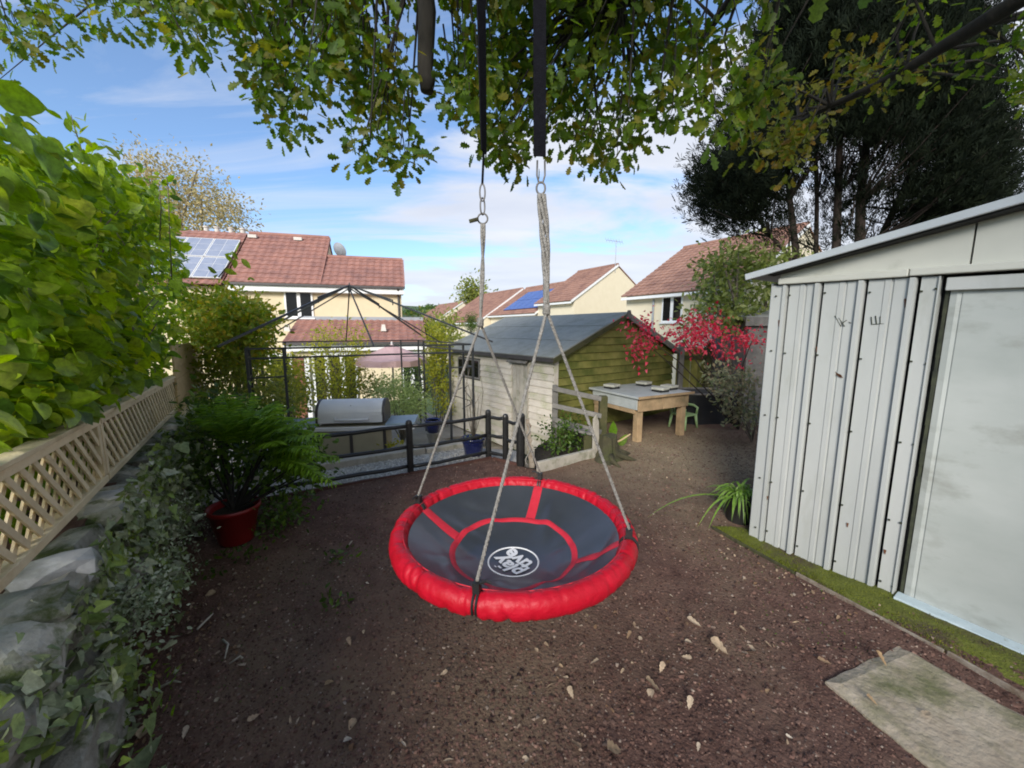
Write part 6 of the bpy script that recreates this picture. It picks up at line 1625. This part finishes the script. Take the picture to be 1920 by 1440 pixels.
for px, py, s, rz, tm, lab in ((1418, 1218, .075, 1.0, T_DRYO, 'broad tan leaf on the soil left of the concrete slab'), (1366, 1226, .085, .5, T_DRY, 'pale curled leaf on the soil beside the broad tan leaf'), (1165, 1410, .085, 1.9, T_DRY, 'pale curled leaf lying nearest the bottom middle of the soil'), (1316, 1172, .07, .9, T_DRY, 'white curled leaf on soil right below the swing rim'), (1662, 1262, .06, .4, T_DRY, 'pale leaf lying on the far end of the concrete slab'), (1505, 1212, .07, 2.2, T_DRY, 'dark brown leaf on the soil by the shed moss strip'), (1240, 1298, .08, 1.5, T_DRY, 'buff leaf on the soil straight below the right swing rope'), (1075, 1310, .045, .2, T_DRY, 'pale leaf on the soil below the swing, near the middle'), (405, 1105, .06, 2.6, T_DRYO, 'rust brown leaf on soil at the edge of the ivy'), (262, 1385, .06, .3, T_DRYO, 'yellow leaf on the soil in the lower left by the ivy'), (658, 1218, .04, .5, T_DRY, 'small pale leaf on the open soil left of the swing'), (1500, 1162, .06, 1.7, T_SLIM, 'slim pale leaf by the mossy strip'), (1560, 1245, .055, 1.3, T_DRY, 'buff leaf near the corner of the concrete slab'), (1015, 1112, .05, .9, T_DRYO, 'orange leaf under the swing rim'), (1645, 1335, .05, 1.1, T_DRY, 'pale leaf on the middle of the concrete slab'), (1740, 1345, .05, 2.1, T_DRY, 'brown leaf lying near the middle of the slab')):
    fallen(px, py, s, rz, tm, lab, z=.022 if 'slab' in lab and 'corner' not in lab and 'left of' not in lab else None)
cnt = 0
while cnt < 90:
    px, py = random.uniform(330, 1650), random.uniform(880, 1435)
    p = onz(px, py)
    if p.x < -1.95 or p.y > float(ymax(p.x)) - .1: continue
    if ((p - e1).cross(EDd)).z < .03 and p.x > 1.2: continue
    if px > 1500 and py > 1200: continue
    fallen(px, py, random.uniform(.018, .048), random.uniform(0, 6.28), random.choice((T_DRY, T_DRY, T_DRYO, T_SLIM)), 'small dry fallen leaf scattered on the dark soil', 'dry leaves scattered on the soil'); cnt += 1
for i, (a, b, lab) in enumerate((((370, 1185), (400, 1155), 'pale curved stick on the soil near the ivy'), ((418, 1205), (422, 1240), 'short bent twig on the soil left of the swing'), ((290, 1300), (340, 1285), 'forked pale twig at the edge of the ivy'), ((455, 1240), (430, 1250), 'thin brown twig beside the short bent twig'))):
    p, q_ = onz(*a), onz(*b); p.z = q_.z = .015; m1 = p.lerp(q_, .5) + Vector((.012, .015, .012))
    obj('twig', MB().tube([p, m1, q_], [.006, .005, .003], 6), M['sleeper'], smooth=True, label=lab, category='twig')

# broken leaf bits in drifts along the moss, the wall foot and under the oak
bits = []
for _ in range(34):
    px, py = random.choice(((random.uniform(1340, 1700), 0), (random.uniform(400, 1500), 1), (random.uniform(250, 420), 2)))
    if py == 0: c = e1 + EDd * random.uniform(0, 1.1) + Vector((-.06, -.06, 0)); k = 16
    elif py == 1: c = onz(px, random.uniform(900, 1380)); k = 14
    else: c = onz(px, 1420 - (px - 250) * 2.0); k = 16
    for _ in range(k): bits.append((c.x + random.gauss(0, .13), c.y + random.gauss(0, .13)))
bits = np.array(bits); kp = (bits[:, 1] < ymax(bits[:, 0]) - .06) & (bits[:, 0] > -2.2) & (bits[:, 1] > .5); bits = bits[kp]; n = len(bits)
pos = np.stack([bits[:, 0], bits[:, 1], hgt(bits[:, 0], bits[:, 1]) + .006], 1)
L['litter'] = leafmat('leaf_litter', [(.30, .20, .12), (.16, .09, .05), (.42, .32, .22), (.12, .07, .045), (.24, .14, .08)], .85, .1)
foliage(None, T_DRYO, L['litter'], pos, unit(rnd(n, .35) + np.array([0, 0, 1])), rnd(n), rng.uniform(.010, .026, n), name='leaf_litter')

# thin green moss and seedlings creeping over damp parts of the soil
mp_ = []
for (px, py, sp_) in ((640, 1050, .16), (620, 1140, .2), (560, 1000, .2), (450, 1120, .22), (300, 1330, .2), (1160, 1000, .14), (1300, 930, .3), (1230, 870, .35), (1420, 1060, .2), (900, 960, .2), (1540, 1180, .15), (700, 980, .2)):
    c = onz(px, py)
    for _ in range(150): mp_.append((c.x + random.gauss(0, sp_), c.y + random.gauss(0, sp_)))
mp_ = np.array(mp_); kp = (mp_[:, 1] < ymax(mp_[:, 0]) - .06) & (mp_[:, 0] > -2.2); mp_ = mp_[kp]; n = len(mp_)
pos = np.stack([mp_[:, 0], mp_[:, 1], hgt(mp_[:, 0], mp_[:, 1]) + .001], 1)
foliage(None, T_OVAL, L['shrub'], pos, unit(rnd(n, .5) + np.array([0, 0, 1])), unit(rnd(n) + np.array([0, 0, .3])), rng.uniform(.006, .014, n), name='ground_moss')

# rust bleeding below a few fixings of the shed wall
mb = MB(Ts)
for (px, py, w, h) in ((1462, 600, .006, .05), (1532, 650, .005, .035), (1612, 585, .006, .04), (1700, 560, .008, .06), (1590, 980, .006, .03), (1660, 1030, .007, .03), (1440, 930, .005, .03)):
    c = on_face(px, py, -.0062)
    mb.add([(c.x - w, c.y, c.z), (c.x + w, c.y, c.z), (c.x + w * .5, c.y, c.z - h), (c.x - w * .3, c.y, c.z - h * .8)], [(0, 1, 2, 3)])
obj('rust_stain', mb, M['rust'], shed, kind='stuff')
